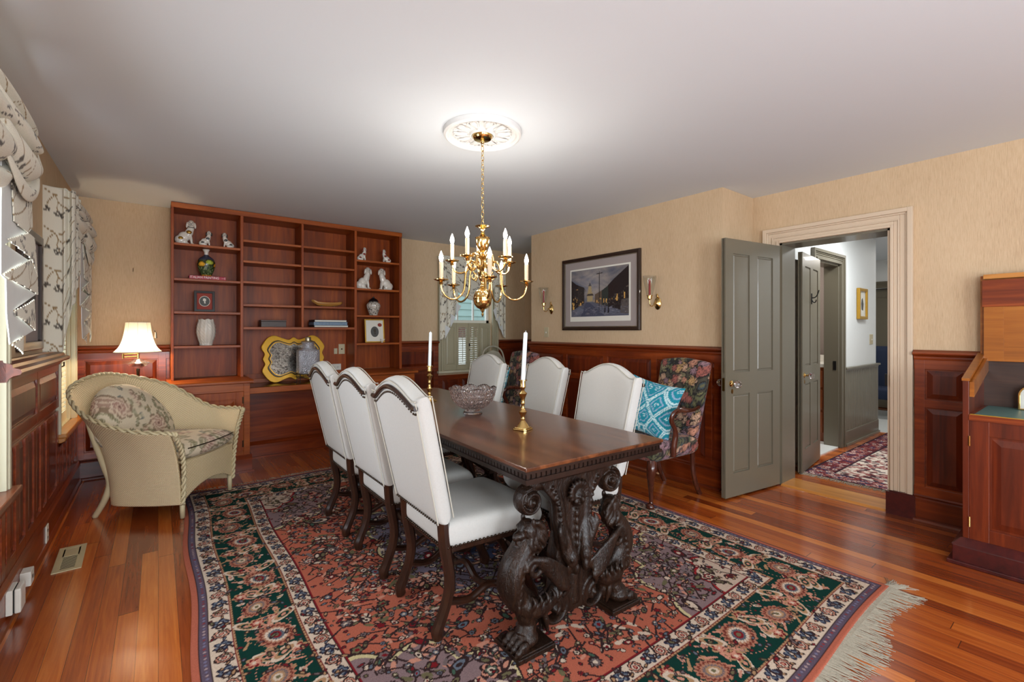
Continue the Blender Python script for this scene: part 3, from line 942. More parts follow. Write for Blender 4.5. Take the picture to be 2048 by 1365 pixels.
w1 = thing('window_1', None, None, kind='structure')
x0, x1, z0, z1 = FW
casing('casing', (0, YF), (1, 0), (0, -1), x0, x1, z1, M['shutter'], parent=w1, w=.10, zb0=z0 - .03)
build('sill', MB().box(x0 - .12, YF - .07, z0 - .03, x1 + .12, YF + .1, z0), M['wcream'], w1, bevel=.004)
a = MB().box(x0, YF + .08, z0, x0 + .04, YF + .12, z1).box(x1 - .04, YF + .08, z0, x1, YF + .12, z1).box(x0, YF + .08, z1 - .05, x1, YF + .12, z1).box(x0, YF + .08, 1.40, x1, YF + .12, 1.445).box(x0, YF + .08, z0, x1, YF + .12, z0 + .05)
for q in (.333, .667):
    xx = x0 + (x1 - x0) * q
    a.box(xx - .011, YF + .085, z0, xx + .011, YF + .115, z1)
a.box(x0, YF + .085, 1.78, x1, YF + .115, 1.80)
build('sash', a, M['white'], w1)
build('pane', MB().box(x0 + .02, YF + .098, z0, x1 - .02, YF + .101, z1), M['pane'], w1)
for k in range(4):
    a0 = x0 + .012 + k * .1895; a1 = a0 + .186
    zt = 1.405
    a = MB()
    lo = k in (1, 2)
    a.box(a0, YF + .012, z0, a0 + .03, YF + .034, zt).box(a1 - .03, YF + .012, z0, a1, YF + .034, zt)
    a.box(a0 + .03, YF + .012, zt - .06, a1 - .03, YF + .034, zt).box(a0 + .03, YF + .012, z0, a1 - .03, YF + .034, z0 + .07)
    if lo:
        louvres(a, frameM((0, YF + .023), (1, 0), (0, -1)), a0 + .03, a1 - .03, z0 + .07, zt - .06, 0, pitch=.030, depth=.012 if k == 1 else .004, rise=.003 if k == 1 else .010)
        a.box(a0 + .09, YF + .004, z0 + .1, a0 + .096, YF + .010, zt - .1)
    else:
        a.box(a0 + .03, YF + .018, z0 + .07, a1 - .03, YF + .028, zt - .06).panel(a0 + .036, a1 - .036, z0 + .078, zt - .068, YF + .018, YF + .012, .014)
    s_ = build('shutter', a, M['shutter'], w1)
    if k == 2:
        build('latch', MB().box(a0 + .008, YF + .004, 1.08, a0 + .024, YF + .012, 1.12).ell((a0 + .016, YF + .002, 1.03), .008, 8), M['black'], s_)

# neighbour's house seen through the glass
nb = thing('neighbour_house', 'pale blue-green clapboard house seen through the far window', 'house', (4.8, 7.6, -.3))
a = MB()
k = 1.75
while k < 4.2:
    a.add([(-2.5, 0, k), (2.5, 0, k), (2.5, .02, k), (-2.5, .02, k), (-2.5, .02, k + .13), (2.5, .02, k + .13)], [(0, 1, 5, 4), (0, 3, 2, 1), (3, 4, 5, 2)]); k += .13
a.box(-2.5, .02, 1.7, 2.5, .2, 4.2)
build('clapboard_wall', a, M['siding'], nb)
build('window_trim', MB().box(.55, -.03, 1.9, .75, .02, 3.4), M['white'], nb)
build('bright_backing', MB().box(-2.5, .0, .0, 2.5, .2, 1.46), M['white'], nb)  # white slab added so the gaps between the shutter slats look bright
build('foundation', MB().box(-2.5, -.04, 1.46, 2.5, .2, 1.74), M['brick'], nb)

# windows on the left wall: casing, louvred shutters, glass
for nm, (y0, y1, z0, z1) in (('window_2', LW[1]), ('window_3', LW[0])):
    wt = thing(nm, None, None, kind='structure')
    F = frameM((XL, 0), (0, 1), (1, 0))
    casing('casing', (XL, 0), (0, 1), (1, 0), y0, y1, z1, M['wcream'], parent=wt, w=.055, zb0=z0 + .015)
    build('frame', MB(F).box(y0, -.12, z0, y0 + .03, 0, z1).box(y1 - .03, -.12, z0, y1, 0, z1).box(y0, -.12, z1 - .03, y1, 0, z1).box(y0, -.12, z0, y1, 0, z0 + .02), M['wcream'], wt)
    build('pane', MB(F).box(y0 + .03, -.10, z0, y1 - .03, -.097, z1 - .03), M['pane'], wt)
    n = 2
    wd = (y1 - y0 - .06) / n
    for k in range(n if nm == 'window_2' else 0):
        a = MB()
        p0, p1 = y0 + .03 + k * wd, y0 + .03 + (k + 1) * wd - .003
        B = MB(F).box(p0, -.045, z0 + .02, p0 + .05, -.020, z1 - .03).box(p1 - .05, -.045, z0 + .02, p1, -.020, z1 - .03).box(p0 + .05, -.045, z0 + .02, p1 - .05, -.020, z0 + .10).box(p0 + .05, -.045, z1 - .1, p1 - .05, -.020, z1 - .03).box(p0 + .05, -.045, 1.32, p1 - .05, -.020, 1.38)
        louvres(B, F, p0 + .05, p1 - .05, z0 + .1, 1.32, -.032, pitch=.034)
        louvres(B, F, p0 + .05, p1 - .05, 1.38, z1 - .1, -.032, pitch=.034)
        a.v, a.f = B.v, B.f
        s_ = build('shutter', a, M['wcream'], wt)
        build('latch', MB(F).sweep([(p0 + .02, -.02, 1.02), (p0 + .02, .0, 1.03), (p0 + .02, .0, 1.06)], .005).box(p0 + .01, -.02, .94, p0 + .03, -.012, .98), M['bronze'], s_)
area('left_window_daylight', (XL - .25, 4.86, 1.4), (0, -PI / 2, 0), 1.5, .8, 8, (.9, .95, 1.0))
area('left_near_window_fill', (XL - .05, 2.32, 1.32), (0, -PI / 2, 0), 1.4, .66, 17, (.90, .95, 1.0))  # added fill lamp in the near window, shutters omitted to brighten the room

# ---------------------------------------------------------------- curtains
def branch_canvas():
    c = Canvas(.30, .24, .0012, (228, 222, 204))
    rr = random.Random(3)
    br, bd, bd2 = (150, 122, 80), (88, 82, 74), (118, 110, 98)
    for ox in (0, .30, -.30):
        for oy in (0, .24, -.24):
            def L(p, wd=.0035, cc=br): c.line([(x + ox, y + oy) for x, y in catm2(p)], wd, cc)
            L([(.01, .02), (.05, .045), (.12, .06), (.20, .085), (.27, .12)], .004)
            L([(.06, .05), (.075, .09), (.07, .13), (.085, .17)]); L([(.075, .09), (.11, .13), (.13, .16)], .003); L([(.06, .05), (.03, .09), (.02, .13)], .003)
            L([(.16, .215), (.20, .195), (.24, .18), (.28, .175)], .003, bd2)
            L([(.13, .02), (.17, .01), (.22, -.005), (.25, -.02)], .003, bd2)
            for (x, y) in ((.085, .17), (.07, .18), (.10, .165), (.06, .165), (.075, .15), (.095, .185), (.13, .165), (.14, .15), (.12, .155), (.02, .135), (.012, .15), (.03, .145), (.27, .125), (.285, .135), (.275, .14)):
                c.flower(x + ox, y + oy, .0085, [bd, bd2], 2, asp=1.1, ang=x * 40, dep=.1)
            for k in range(6):
                c.flower(.17 + .02 * k + ox, .212 - .008 * k + oy + (.004 if k % 2 else -.003), .0055, [bd, bd2], 2, asp=1.5, ang=.7 * (1 if k % 2 else -1), dep=.1)
                c.flower(.14 + .02 * k + ox, .017 - .007 * k + oy + (.004 if k % 2 else -.003), .0055, [bd, bd2], 2, asp=1.5, ang=.7 * (1 if k % 2 else -1), dep=.1)
    return c
def catm2(p):
    return [(v.x, v.y) for v in catmull([(x, y, 0) for x, y in p], 5)]
BR = branch_canvas()

def cloth(name, f, nu, nv, tu, tv, parent, lu=None):
    """f(u,v)->xyz ; tu, tv = physical size used for the print"""
    U, V = np.linspace(0, 1, nu), np.linspace(0, 1, nv)
    P = np.array([[f(u, v) for u in U] for v in V])
    UU, VV = np.meshgrid(U, V)
    if lu is not None: UU = UU + lu
    return gridmesh(name, P, M['curtain'], parent, BR.sample(UU * tu / BR.w, VV * tv / BR.h), thick=.004)

def swag(name, y0, y1, zt, drop, xf, parent, side=.10):
    def f(u, v):
        y = y0 + (y1 - y0) * u
        s = math.sin(PI * u) ** .6 if 0 < u < 1 else 0
        sag = (side + (drop - side) * s) * v
        fold = (abs(math.sin(v * PI * 3.5 + math.sin(PI * u) * .9)) - .4) * .034 * (0.45 + s)
        return (xf + .035 * s * math.sin(PI * min(1, v * 1.15)) + fold + .03 * v * s, y, zt - sag - .012 * math.cos(v * 17) * s)
    return cloth(name, f, 90, 110, y1 - y0, drop * 1.3, parent)

def valance(label, ya, yb, xf, zt, nearret, j_near, j_far, swags, parent_loc):
    t = thing('window_valance', label, 'curtain', (0, 0, 0), 0, 'branch-print valances on the left wall')
    build('mounting_board', MB().box(XL, ya, zt - .02, xf - .01, yb, zt), M['wcream'], t)
    for (y0, y1, drop, xo) in swags:
        swag('swag', y0, y1, zt + .004, drop, xf + xo, t)
    return t

# far valance (window_2)
va = valance('patterned swag valance over the left-wall window nearest the corner', 4.06, 5.16, -.45, 2.205, True, None, None,
             [(4.34, 5.14, .42, .0), (4.06, 4.75, .30, -.015)], None)
def ret(u, v):          # return panel facing the camera, flat by the wall and pleated at the front
    x = XL + .15 * u
    y = 4.05 + (0 if u < .6 else -.016 * math.sin((u - .6) / .4 * PI * 3.2))
    zb = 1.165 if u < .60 else 1.165 + (u - .60) * (.95 if u < .72 else 1.05)
    return (x, y, 2.21 - .02 * u - (2.21 - .02 * u - zb) * v)
cloth('return_panel', ret, 60, 90, .16, 1.05, va)
def jab(y0, y1, zt, zb_inner, zb_outer, x, npl, amp):
    def f(u, v):
        y = y0 + (y1 - y0) * u
        zb = zb_inner + (zb_outer - zb_inner) * u
        return (x + amp * math.sin(u * PI * 2 * npl), y, zt + (zb - zt) * v)
    return f
cloth('jabot', jab(4.06, 4.36, 2.2, 1.46, 1.72, -.435, 2.5, .014), 60, 60, .4, .8, va)
cloth('jabot', jab(4.66, 5.10, 1.86, 1.74, 1.20, -.44, 2.5, .012), 60, 60, .4, .7, va)
def zig(parent, polys, x, ymap=lambda y: y, zmap=lambda z: z):
    lin_ = MB()
    for k, p in enumerate(polys[:1]): lin_.prism([(ymap(a), zmap(b)) for a, b in p], x - .006, x - .002, 'yz')
    build('lining', lin_, M['lining'], parent)
    for k, p in enumerate(polys[1:]):
        me_poly = [(ymap(a), zmap(b)) for a, b in p]
        fan('jabot_fold', me_poly, x + .002 + .002 * (k % 2), parent)
def fan(name, poly, x, parent):
    """a flat fold of printed cloth: polygon filled with a fine grid"""
    ys_ = [a for a, b in poly]; zs_ = [b for a, b in poly]
    y0, y1, z0, z1 = min(ys_), max(ys_), min(zs_), max(zs_)
    st = .006
    ny, nz = max(2, int((y1 - y0) / st)), max(2, int((z1 - z0) / st))
    def inside(y, z):
        c = False
        for i in range(len(poly)):
            (ya, za), (yb_, zb) = poly[i - 1], poly[i]
            if (za > z) != (zb > z) and y < (yb_ - ya) * (z - za) / (zb - za) + ya: c = not c
        return c
    me = bpy.data.meshes.new(name); vid = {}; vs = []; fs = []; cl = []
    def V(i, j):
        if (i, j) not in vid:
            vid[(i, j)] = len(vs)
            y, z = y0 + (y1 - y0) * i / ny, z0 + (z1 - z0) * j / nz
            vs.append((x + .006 * math.sin((y - y0) / (y1 - y0) * PI), y, z)); cl.append((y / BR.w, z / BR.h))
        return vid[(i, j)]
    for i in range(ny):
        for j in range(nz):
            if inside(y0 + (y1 - y0) * (i + .5) / ny, z0 + (z1 - z0) * (j + .5) / nz):
                fs.append((V(i, j), V(i + 1, j), V(i + 1, j + 1), V(i, j + 1)))
    if not fs: return
    me.from_pydata(vs, [], fs)
    ca = me.color_attributes.new('Col', 'FLOAT_COLOR', 'POINT')
    uv = np.array(cl); c4 = np.ones((len(vs), 4), np.float32); c4[:, :3] = BR.sample(uv[:, 0], uv[:, 1])
    ca.data.foreach_set('color', c4.reshape(-1))
    me.materials.append(M['curtain'])
    o = bpy.data.objects.new(name, me); col.objects.link(o); o.parent = parent
    s_ = o.modifiers.new('solid', 'SOLIDIFY'); s_.thickness = .004
    return o
JP = [[(2.36, 2.0), (2.70, 2.0), (2.724, 1.702), (2.401, 1.608), (2.784, 1.596), (2.358, 1.497), (2.93, 1.462), (2.512, 1.375), (2.88, 1.3), (2.474, 1.249), (2.428, 1.359), (2.419, 1.484), (2.35, 1.496)],
      [(2.446, 2.0), (2.784, 2.0), (2.834, 1.747), (2.713, 1.703), (2.502, 1.707)],
      [(2.41, 1.627), (2.701, 1.698), (2.847, 1.701), (2.927, 1.54), (2.784, 1.601)],
      [(2.358, 1.497), (2.772, 1.6), (2.93, 1.54), (2.95, 1.462), (2.437, 1.488)],
      [(2.512, 1.375), (2.847, 1.435), (2.886, 1.3), (2.521, 1.361)],
      [(2.474, 1.249), (2.667, 1.28), (2.656, 1.205)]]
zig(va, JP, -.425, ymap=lambda y: 4.36 + (y - 2.35) * 1.05, zmap=lambda z: 1.20 + (z - 1.205) * .95)
# near valance (window_3)
vb = valance('large patterned swag valance cut by the left edge of the view', 1.75, 2.98, -.46, 2.20, False, None, None,
             [(1.72, 2.62, .44, .0), (2.15, 2.97, .40, .012)], None)
zig(vb, JP, -.43)
build('end_return', MB().box(XL, 2.955, 1.85, -.46, 2.965, 2.18), M['lining'], vb)

# valance of the far window
vc = thing('window_valance', 'patterned swag valance on the far window behind the chandelier', 'curtain', (0, 0, 0), 0)
BR_FAR = True
def farswag(u, v):
    x = 2.95 + 1.0 * u
    s = math.sin(PI * u) ** .7 if 0 < u < 1 else 0
    return (x, YF - .10 - .04 * s - .016 * math.sin(v * PI * 5) * s, 2.29 - (.12 + .46 * s) * v)
cloth('swag', farswag, 70, 60, 1.0, .6, vc)
for (xa, xb, za, zb) in ((2.925, 3.20, 1.17, 1.62), (4.0, 3.80, 1.19, 1.55)):
    def fj(u, v, xa=xa, xb=xb, za=za, zb=zb):
        x = xa + (xb - xa) * u
        zz = za + (zb - za) * (math.floor(u * 3) / 3 + (u * 3 % 1) ** 3 / 3)
        return (x, YF - .11 + .012 * math.sin(u * PI * 5), 2.28 - (2.28 - zz) * v)
    cloth('jabot', fj, 50, 60, .3, 1.1, vc)
    a = MB()
    for k in range(3):
        xx = xa + (xb - xa) * (.25 + .3 * k); dz = (zb - za) * k / 3
        a.prism([(xx, za + dz + .02), (xx + (xb - xa) * .3, za + dz + .16), (xx + (xb - xa) * .02, za + dz + .20)], YF - .125, YF - .121)
    build('lining', a, M['lining'], vc)
build('mounting_board', MB().box(2.94, YF - .10, 2.27, 3.97, YF, 2.29), M['wcream'], vc)

# small dark framed picture between the left windows
fp = thing('framed_picture', 'narrow dark framed picture on the left wall between the curtains', 'picture', (XL, 3.62, 1.52))
F = frameM((0, 0), (0, -1), (1, 0))
build('frame', MB(F).ring([(-.26, -.33), (.26, -.33), (.26, .33), (-.26, .33)], [(-.21, -.28), (.21, -.28), (.21, .28), (-.21, .28)], 0, .03), M['walnut_frame'], fp, bevel=.006)
build('mat_board', MB(F).box(-.22, .004, -.29, .22, .012, .29), M['mat_grey'], fp)
build('picture_sheet', MB(F).box(-.14, .012, -.19, .14, .014, .19), M['oldphoto'], fp)

# ---------------------------------------------------------------- bookcase wall
YS = 5.15
bk = thing('bookcase', 'tall built-in open bookcase reaching the ceiling on the far wall', 'bookcase', (0, 0, 0))
def bx(name, par, mat, *c, **k): return build(name, MB().box(*c), mat, par, **k)
bx('side_panel', bk, M['case'], .093, YS, .845, .113, 5.455, 2.46, bevel=.002)
bx('side_panel', bk, M['case'], 2.275, YS, .845, 2.305, 5.455, 2.46, bevel=.002)
bx('divider', bk, M['case'], .635, YS, .847, .660, 5.445, 2.42, bevel=.002)
bx('divider', bk, M['case'], 1.188, YS, 1.335, 1.210, 5.445, 2.42, bevel=.002)
bx('divider', bk, M['case'], 1.742, YS, .847, 1.768, 5.445, 2.42, bevel=.002)
bx('top_rail', bk, M['case_x'], .093, YS - .008, 2.415, 2.305, 5.455, 2.462, bevel=.003)
for (xa, xb, zz) in ((.113, .635, 1), (.660, 1.188, 2), (1.210, 1.742, 2), (1.768, 2.275, 1)):
    for z in ((2.100, 1.778, 1.475, 1.158) if zz == 1 else (2.190, 1.988, 1.785, 1.560)):
        bx('shelf', bk, M['case_x'], xa, YS + .006, z - .022, xb, 5.445, z, bevel=.002)
bx('shelf', bk, M['case_x'], .660, YS + .002, 1.310, 1.742, 5.445, 1.335, bevel=.002)
bx('back_panel', bk, M['case'], .113, 5.445, .847, 2.275, 5.457, 2.415)

def cabinet(x0, x1, label, mirror=False):
    t = thing('base_cabinet', label, 'cabinet', (0, 0, 0), 0, 'built-in base cabinets')
    y0 = 4.86
    a = MB().box(x0, y0 + .02, .0, x0 + .02, 5.455, .815).box(x1 - .02, y0 + .02, 0, x1, 5.455, .815).box(x0, 5.43, 0, x1, 5.443, .815).box(x0, y0 + .02, .13, x1, 5.455, .16)
    build('carcass', a, M['case'], t)
    f = MB().box(x0, y0, .13, x0 + .05, y0 + .02, .815).box(x1 - .05, y0, .13, x1, y0 + .02, .815).box(x0 + .05, y0, .74, x1 - .05, y0 + .02, .815).box(x0 + .05, y0, .13, x1 - .05, y0 + .02, .19)
    build('face_frame', f, M['case_x'], t, bevel=.002)
    dx0, dx1, dz0, dz1 = x0 + .052, x1 - .052, .192, .738
    b = MB()
    for c in ((dx0, dz0, dx0 + .06, dz1), (dx1 - .06, dz0, dx1, dz1), (dx0 + .06, dz0, dx1 - .06, dz0 + .07), (dx0 + .06, dz1 - .065, dx1 - .06, dz1)):
        b.box(c[0], y0 - .004, c[1], c[2], y0 + .016, c[3])
    b.box(dx0 + .06, y0 + .004, dz0 + .07, dx1 - .06, y0 + .014, dz1 - .065)
    b.panel(dx0 + .068, dx1 - .068, dz0 + .078, dz1 - .073, y0 + .006, y0 - .002, .028)
    dr = build('door', b, M['case'], t, bevel=.0015)
    hx = (x1 - .056) if not mirror else (x0 + .056)
    for hz in (.26, .66): build('hinge', MB().cyl((hx, y0 - .008, hz - .03), .006, .06, 10), M['bronze'], dr)
    c = MB().prism([(y0 - .03, .815), (y0 - .045, .822), (y0 - .045, .838), (y0 - .036, .845), (5.443, .845), (5.443, .815)], x0 - .025, x1 + .025, 'yz')
    build('countertop', c, M['case_x'], t)
    p = MB().box(x0 - .01, y0 - .03, 0, x1 + .015, 5.28, .12).prism([(y0 - .03, .12), (y0 - .032, .13), (y0 - .012, .145), (y0 + .0, .155), (5.28, .155), (5.28, .12)], x0 - .01, x1 + .015, 'yz')
    p.box(x0 - .02, y0 - .045, 0, x1 + .03, y0 - .03, .018)
    build('plinth', p, M['mahog_x'], t)
    return t
cabinet(.085, .675, 'panelled base cabinet under the left bay, behind the wicker chair')
cabinet(1.755, 2.33, 'panelled base cabinet under the right bay, nearest the far window', True)
dk = thing('built_in_desk', 'low wooden desk counter between the two base cabinets', 'desk', (0, 0, 0))
bx('desktop', dk, M['tabletop'], .678, 5.00, .735, 1.752, 5.44, .752)
bx('front_rail', dk, M['case_x'], .678, 4.99, .695, 1.752, 5.02, .752, bevel=.004)
bx('backsplash', dk, M['case_x'], .702, 5.425, .752, 1.728, 5.444, .798, bevel=.003)
bx('back_panel', dk, M['case'], .702, 5.445, .752, 1.728, 5.456, .846)
build('kick_panel', MB().box(.678, 5.33, .13, 1.752, 5.345, .735).box(.678, 5.305, 0, 1.752, 5.345, .13).prism([(5.305, .13), (5.300, .14), (5.315, .155), (5.33, .165), (5.345, .165), (5.345, .13)], .678, 1.752, 'yz').box(.678, 5.285, 0, 1.752, 5.305, .016), M['mahog_x'], dk)

# plates above the desk
plate('outlet', (0, 5.443), (1, 0), (0, -1), 1.625, .880, .115, .07, M['white'], 'white horizontal power outlet above the built-in desk', 'outlet', 'outlet')
plate('wall_plate', (0, 5.443), (1, 0), (0, -1), 1.735 - .045, 1.085, .07, .115, M['almond'], 'larger almond phone plate above the built-in desk', 'outlet', 'phone')
plate('wall_plate', (0, 5.443), (1, 0), (0, -1), 1.622, 1.062, .038, .065, M['almond'], 'small narrow almond plate beside the phone plate above the desk', 'outlet', 'none')

# ---------------------------------------------------------------- things on the shelves
def dog(loc, h, face, label, group, spots=None, ears=None, nose=True, gold=False, patchset=None):
    """seated spaniel figurine, body seen in profile along x, head turned to the room; face=+1 looks right"""
    k = h / .24
    a = MB()
    def E(x, y, z, rx, ry, rz_, rot=0):
        a.ell((x * k * face, y * k, z * k), (rx * k, ry * k, rz_ * k), 14, Matrix.Rotation(-rot * face, 3, 'Y'))
    E(-.045, 0, .045, .050, .034, .045); E(-.02, 0, .075, .048, .031, .050, -.7); E(.018, 0, .115, .034, .029, .062, -.3)
    E(.034, 0, .155, .026, .025, .040, 0); E(-.052, 0, .018, .036, .036, .018)
    E(-.02, -.018, .030, .028, .016, .030); E(-.02, .018, .030, .028, .016, .030)
    E(.034, -.012, .06, .012, .012, .062, .12); E(.034, .012, .06, .012, .012, .062, .12)
    E(.044, -.014, .010, .018, .011, .010); E(.044, .014, .010, .018, .011, .010); E(-.002, -.022, .010, .024, .012, .010)
    E(.034, -.006, .200, .030, .030, .030); E(.034, -.032, .190, .014, .016, .013)
    E(.034, 0, .222, .022, .022, .014)
    a.box(-.09 * k, -.034 * k, 0, .06 * k, .034 * k, .006 * k)
    t = thing('spaniel_figurine', label, 'figurine', loc, 0, group)
    build('body', a, M['ceramic'], t, remesh=.0032, sm_it=3)
    em = {'k': M['patch_k'], 'r': M['patch_r'], 'w': M['ceramic']}[ears or 'w']
    for s in (-1, 1):
        b = MB().ell(((.034 * face + s * .031) * k, -.006 * k, .188 * k), (.010 * k, .014 * k, .030 * k), 12, Matrix.Rotation(s * -.12, 3, 'Y'))
        build('ear', b, em, t, smooth='all')
    b = MB()
    b.ell((.034 * face * k, -.046 * k, .192 * k), (.005 * k, .004 * k, .004 * k), 8)
    for s in (-1, 1): b.ell(((.034 * face + s * .011) * k, -.033 * k, .208 * k), .0035 * k, 8)
    build('face_paint', b, M['patch_k'], t)
    if spots:
        for (x, z, r) in spots[1]:
            build('patch', MB().ell((x * k * face, -.026 * k, z * k), (r * k, .009 * k, r * .8 * k), 12), {'k': M['patch_k'], 'r': M['patch_r'], 'g': M['patch_g']}[spots[0]], t, smooth='all')
    if gold:
        build('collar_chain', MB().sweep(catmull([(.012 * k * face, -.024 * k, .168 * k), (.04 * k * face, -.032 * k, .162 * k), (.058 * k * face, -.012 * k, .168 * k)], 4), .003 * k), M['patch_k'], t)
    return t
YD = 5.26
SP = [(-.046, .055, .022), (.018, .118, .022)]
dog((.212, YD, 2.1005), .238, 1, 'largest white spaniel figurine with gilt patches, far left of the top shelf', 'spaniel figurines on the top left shelf', ('g', SP), None, gold=True)
dog((.365, YD, 2.1005), .155, 1, 'small black-spotted spaniel figurine facing right, middle of the top left shelf', 'spaniel figurines on the top left shelf', ('k', SP), 'k')
dog((.535, YD, 2.1005), .155, -1, 'small black-spotted spaniel figurine facing left, right end of the top left shelf', 'spaniel figurines on the top left shelf', ('k', SP), 'k')
dog((1.872, YD, 2.1005), .165, 1, 'russet-spotted spaniel figurine at the left of the top right shelf', 'spaniel figurines on the right shelves', ('r', SP), 'r')
dog((2.150, YD, 2.1005), .165, -1, 'russet-spotted spaniel figurine at the right of the top right shelf', 'spaniel figurines on the right shelves', ('r', SP), 'r')
dog((1.895, YD, 1.7785), .262, 1, 'plain white spaniel figurine on the left of the second right shelf', 'spaniel figurines on the right shelves')
dog((2.135, YD, 1.7785), .262, -1, 'plain white spaniel figurine on the right of the second right shelf', 'spaniel figurines on the right shelves')

# red book with title, painted vase on it
bt = thing('book', 'red art book lying under the fruit-painted vase', 'book', (.372, 5.27, 1.7785))
build('cover', MB().box(-.145, -.10, 0, .145, -.094, .034).box(-.145, -.10, 0, .145, .10, .004).box(-.145, -.10, .030, .145, .10, .034), M['bookred'], bt, bevel=.0015)
build('pages', MB().box(-.141, -.094, .004, .141, .096, .030), M['paper'], bt)
def text(name, body, size, mat, parent, loc, rot, ext=.0006, align='CENTER', sx=1):
    cu = bpy.data.curves.new(name, 'FONT'); cu.body = body; cu.size = size; cu.extrude = ext; cu.align_x = align; cu.align_y = 'CENTER'
    o = bpy.data.objects.new(name + '_tmp', cu); col.objects.link(o)
    bpy.context.view_layer.update()
    dg = bpy.context.evaluated_depsgraph_get()
    me = bpy.data.meshes.new_from_object(o.evaluated_get(dg)); me.name = name
    bpy.data.objects.remove(o); bpy.data.curves.remove(cu)
    me.materials.clear(); me.materials.append(mat)
    q = bpy.data.objects.new(name, me); col.objects.link(q); q.parent = parent
    q.location = loc; q.rotation_euler = rot; q.scale = (sx, 1, 1)
    return q
text('title_lettering', 'ITALIAN PAINTING', .031, M['ink'], bt, (-.025, -.1008, .017), (PI / 2, 0, 0), sx=.86)
build('spine_mark', MB().box(.110, -.1012, .016, .132, -.1, .0175).box(.134, -.1012, .008, .137, -.1, .028), M['ink'], bt)
fc = Canvas(.46, .30, .0015, (70, 84, 52))
fc.rect(0, .24, .46, .30, (60, 66, 86)); fc.rect(0, 0, .46, .03, (206, 140, 40))
rr = random.Random(5)
for i in range(150): fc.flower(rr.random() * .46, .03 + rr.random() * .15, .012, [(36, 54, 30), (96, 116, 70), (150, 156, 110)], 2, asp=1.8, ang=rr.random() * 6)
for (x, y, r, c1) in ((.06, .21, .046, (222, 160, 34)), (.14, .17, .044, (156, 168, 56)), (.22, .22, .046, (216, 140, 34)), (.30, .18, .044, (226, 168, 44)), (.37, .21, .046, (156, 168, 56)), (.44, .17, .040, (220, 150, 34))):
    fc.flower(x, y, r * 1.08, [(50, 50, 28), c1, tuple(min(255, q + 24) for q in c1)], 3, dep=.05)
vp = [(.040, 0), (.044, .006), (.042, .012), (.060, .05), (.072, .10), (.073, .13), (.062, .165), (.035, .19), (.018, .205), (.016, .235), (.026, .25), (.024, .254), (.012, .236), (.010, .21), (.0, .20)]
def lathe_paint(name, prof, n, mat, parent, canvas, rep=1):
    prof = [(p.x, p.z) for p in catmull([(r, 0, z) for r, z in prof], 4)]
    A = np.linspace(0, 2 * PI, n, endpoint=False)
    P = np.array([[(max(r, 0) * math.cos(a), max(r, 0) * math.sin(a), z) for a in A] for r, z in prof])
    zz = np.array([z for r, z in prof]); zz = (zz - zz.min()) / (zz.max() - zz.min())
    UU, VV = np.meshgrid(np.arange(n) / n * rep, np.clip(zz * .999 * (1 / .75), 0, .999))
    return gridmesh(name, P, mat, parent, canvas.sample(UU, VV), closed_u=True)
vs_ = thing('painted_vase', 'bulbous vase painted with lemons and limes, standing on the red book', 'vase', (.365, 5.255, 1.8130))
lathe_paint('body', vp[:11], 96, M['vasepaint'], vs_, fc)
build('neck', MB().lathe([(.0165, .205), (.0175, .21), (.017, .232), (.027, .25), (.030, .258), (.026, .258), (.014, .236), (.0, .225)], (0, 0, 0), 28), M['ceramic'], vs_, smooth=True)

# small black portrait frame and white tulip vase
def leaning_frame(label, loc, w_, h_, fw_, frame, mat, tilt, oval=None, extra=None, name='framed_picture'):
    t = thing(name, label, 'picture', loc)
    Mx = Matrix.Rotation(tilt, 4, 'X')
    def mk(): return MB(Mx)
    build('frame', mk().ring([(-w_ / 2, 0), (w_ / 2, 0), (w_ / 2, h_), (-w_ / 2, h_)], [(-w_ / 2 + fw_, fw_), (w_ / 2 - fw_, fw_), (w_ / 2 - fw_, h_ - fw_), (-w_ / 2 + fw_, h_ - fw_)], 0, .018), frame, t, bevel=.002)
    build('mat_board', mk().box(-w_ / 2 + fw_ * .7, .007, fw_ * .7, w_ / 2 - fw_ * .7, .012, h_ - fw_ * .7), mat, t)
    n = 28
    if oval:
        ox, oz, rx, rz_ = oval
        c1 = [(ox + rx * math.cos(2 * PI * i / n), oz + rz_ * math.sin(2 * PI * i / n)) for i in range(n)]
        c0 = [(ox + rx * 1.1 * math.cos(2 * PI * i / n), oz + rz_ * 1.1 * math.sin(2 * PI * i / n)) for i in range(n)]
        build('oval_border', mk().prism(c0, .0055, .0068), M['mat_white'], t)
        build('portrait', mk().prism(c1, .004, .0056), M['oldphoto'], t)
        pr = [(ox + x * rx, oz + z * rz_) for x, z in ((-.1, -.45), (.25, -.45), (.12, -.1), (.3, .1), (.28, .45), (0, .62), (-.3, .5), (-.34, .1), (-.1, 0))]
        build('portrait_profile', mk().prism(pr, .0028, .0041), M['mat_white'] if frame is M['blackwood'] else M['patch_k'], t)
    build('easel_back', MB().box(-.02, .03, 0, .02, .055, h_ * .6), M['blackwood'], t)
    return t
leaning_frame('small black frame with red mat and round portrait on the third left shelf', (.350, 5.215, 1.479), .165, .198, .022, M['blackwood'], M['mat_red'], -.12, (0, .10, .040, .046))
def tulip(r, z, a, k):
    if k < 2: return r
    e = .006 * abs(math.sin(a * 3.5)) * (1 if z < .2 else .4)
    top = .012 * abs(math.sin(a * 3.5)) if z > .23 else 0
    bmp = .0035 * math.sin(a * 14 + (z * 90)) * math.sin(z * 95 + a * 3)
    return (r - e * .3 + bmp, z + top)
tv = MB().lathe([(.0, .002), (.050, 0), (.054, .01), (.052, .02)] + [(p.x, p.z) for p in catmull([(.054, 0, .025), (.070, 0, .075), (.079, 0, .13), (.074, 0, .19), (.060, 0, .240)], 8)] + [(.055, .236), (.066, .19), (.0, .05)], (0, 0, 0), 84, mod=tulip)
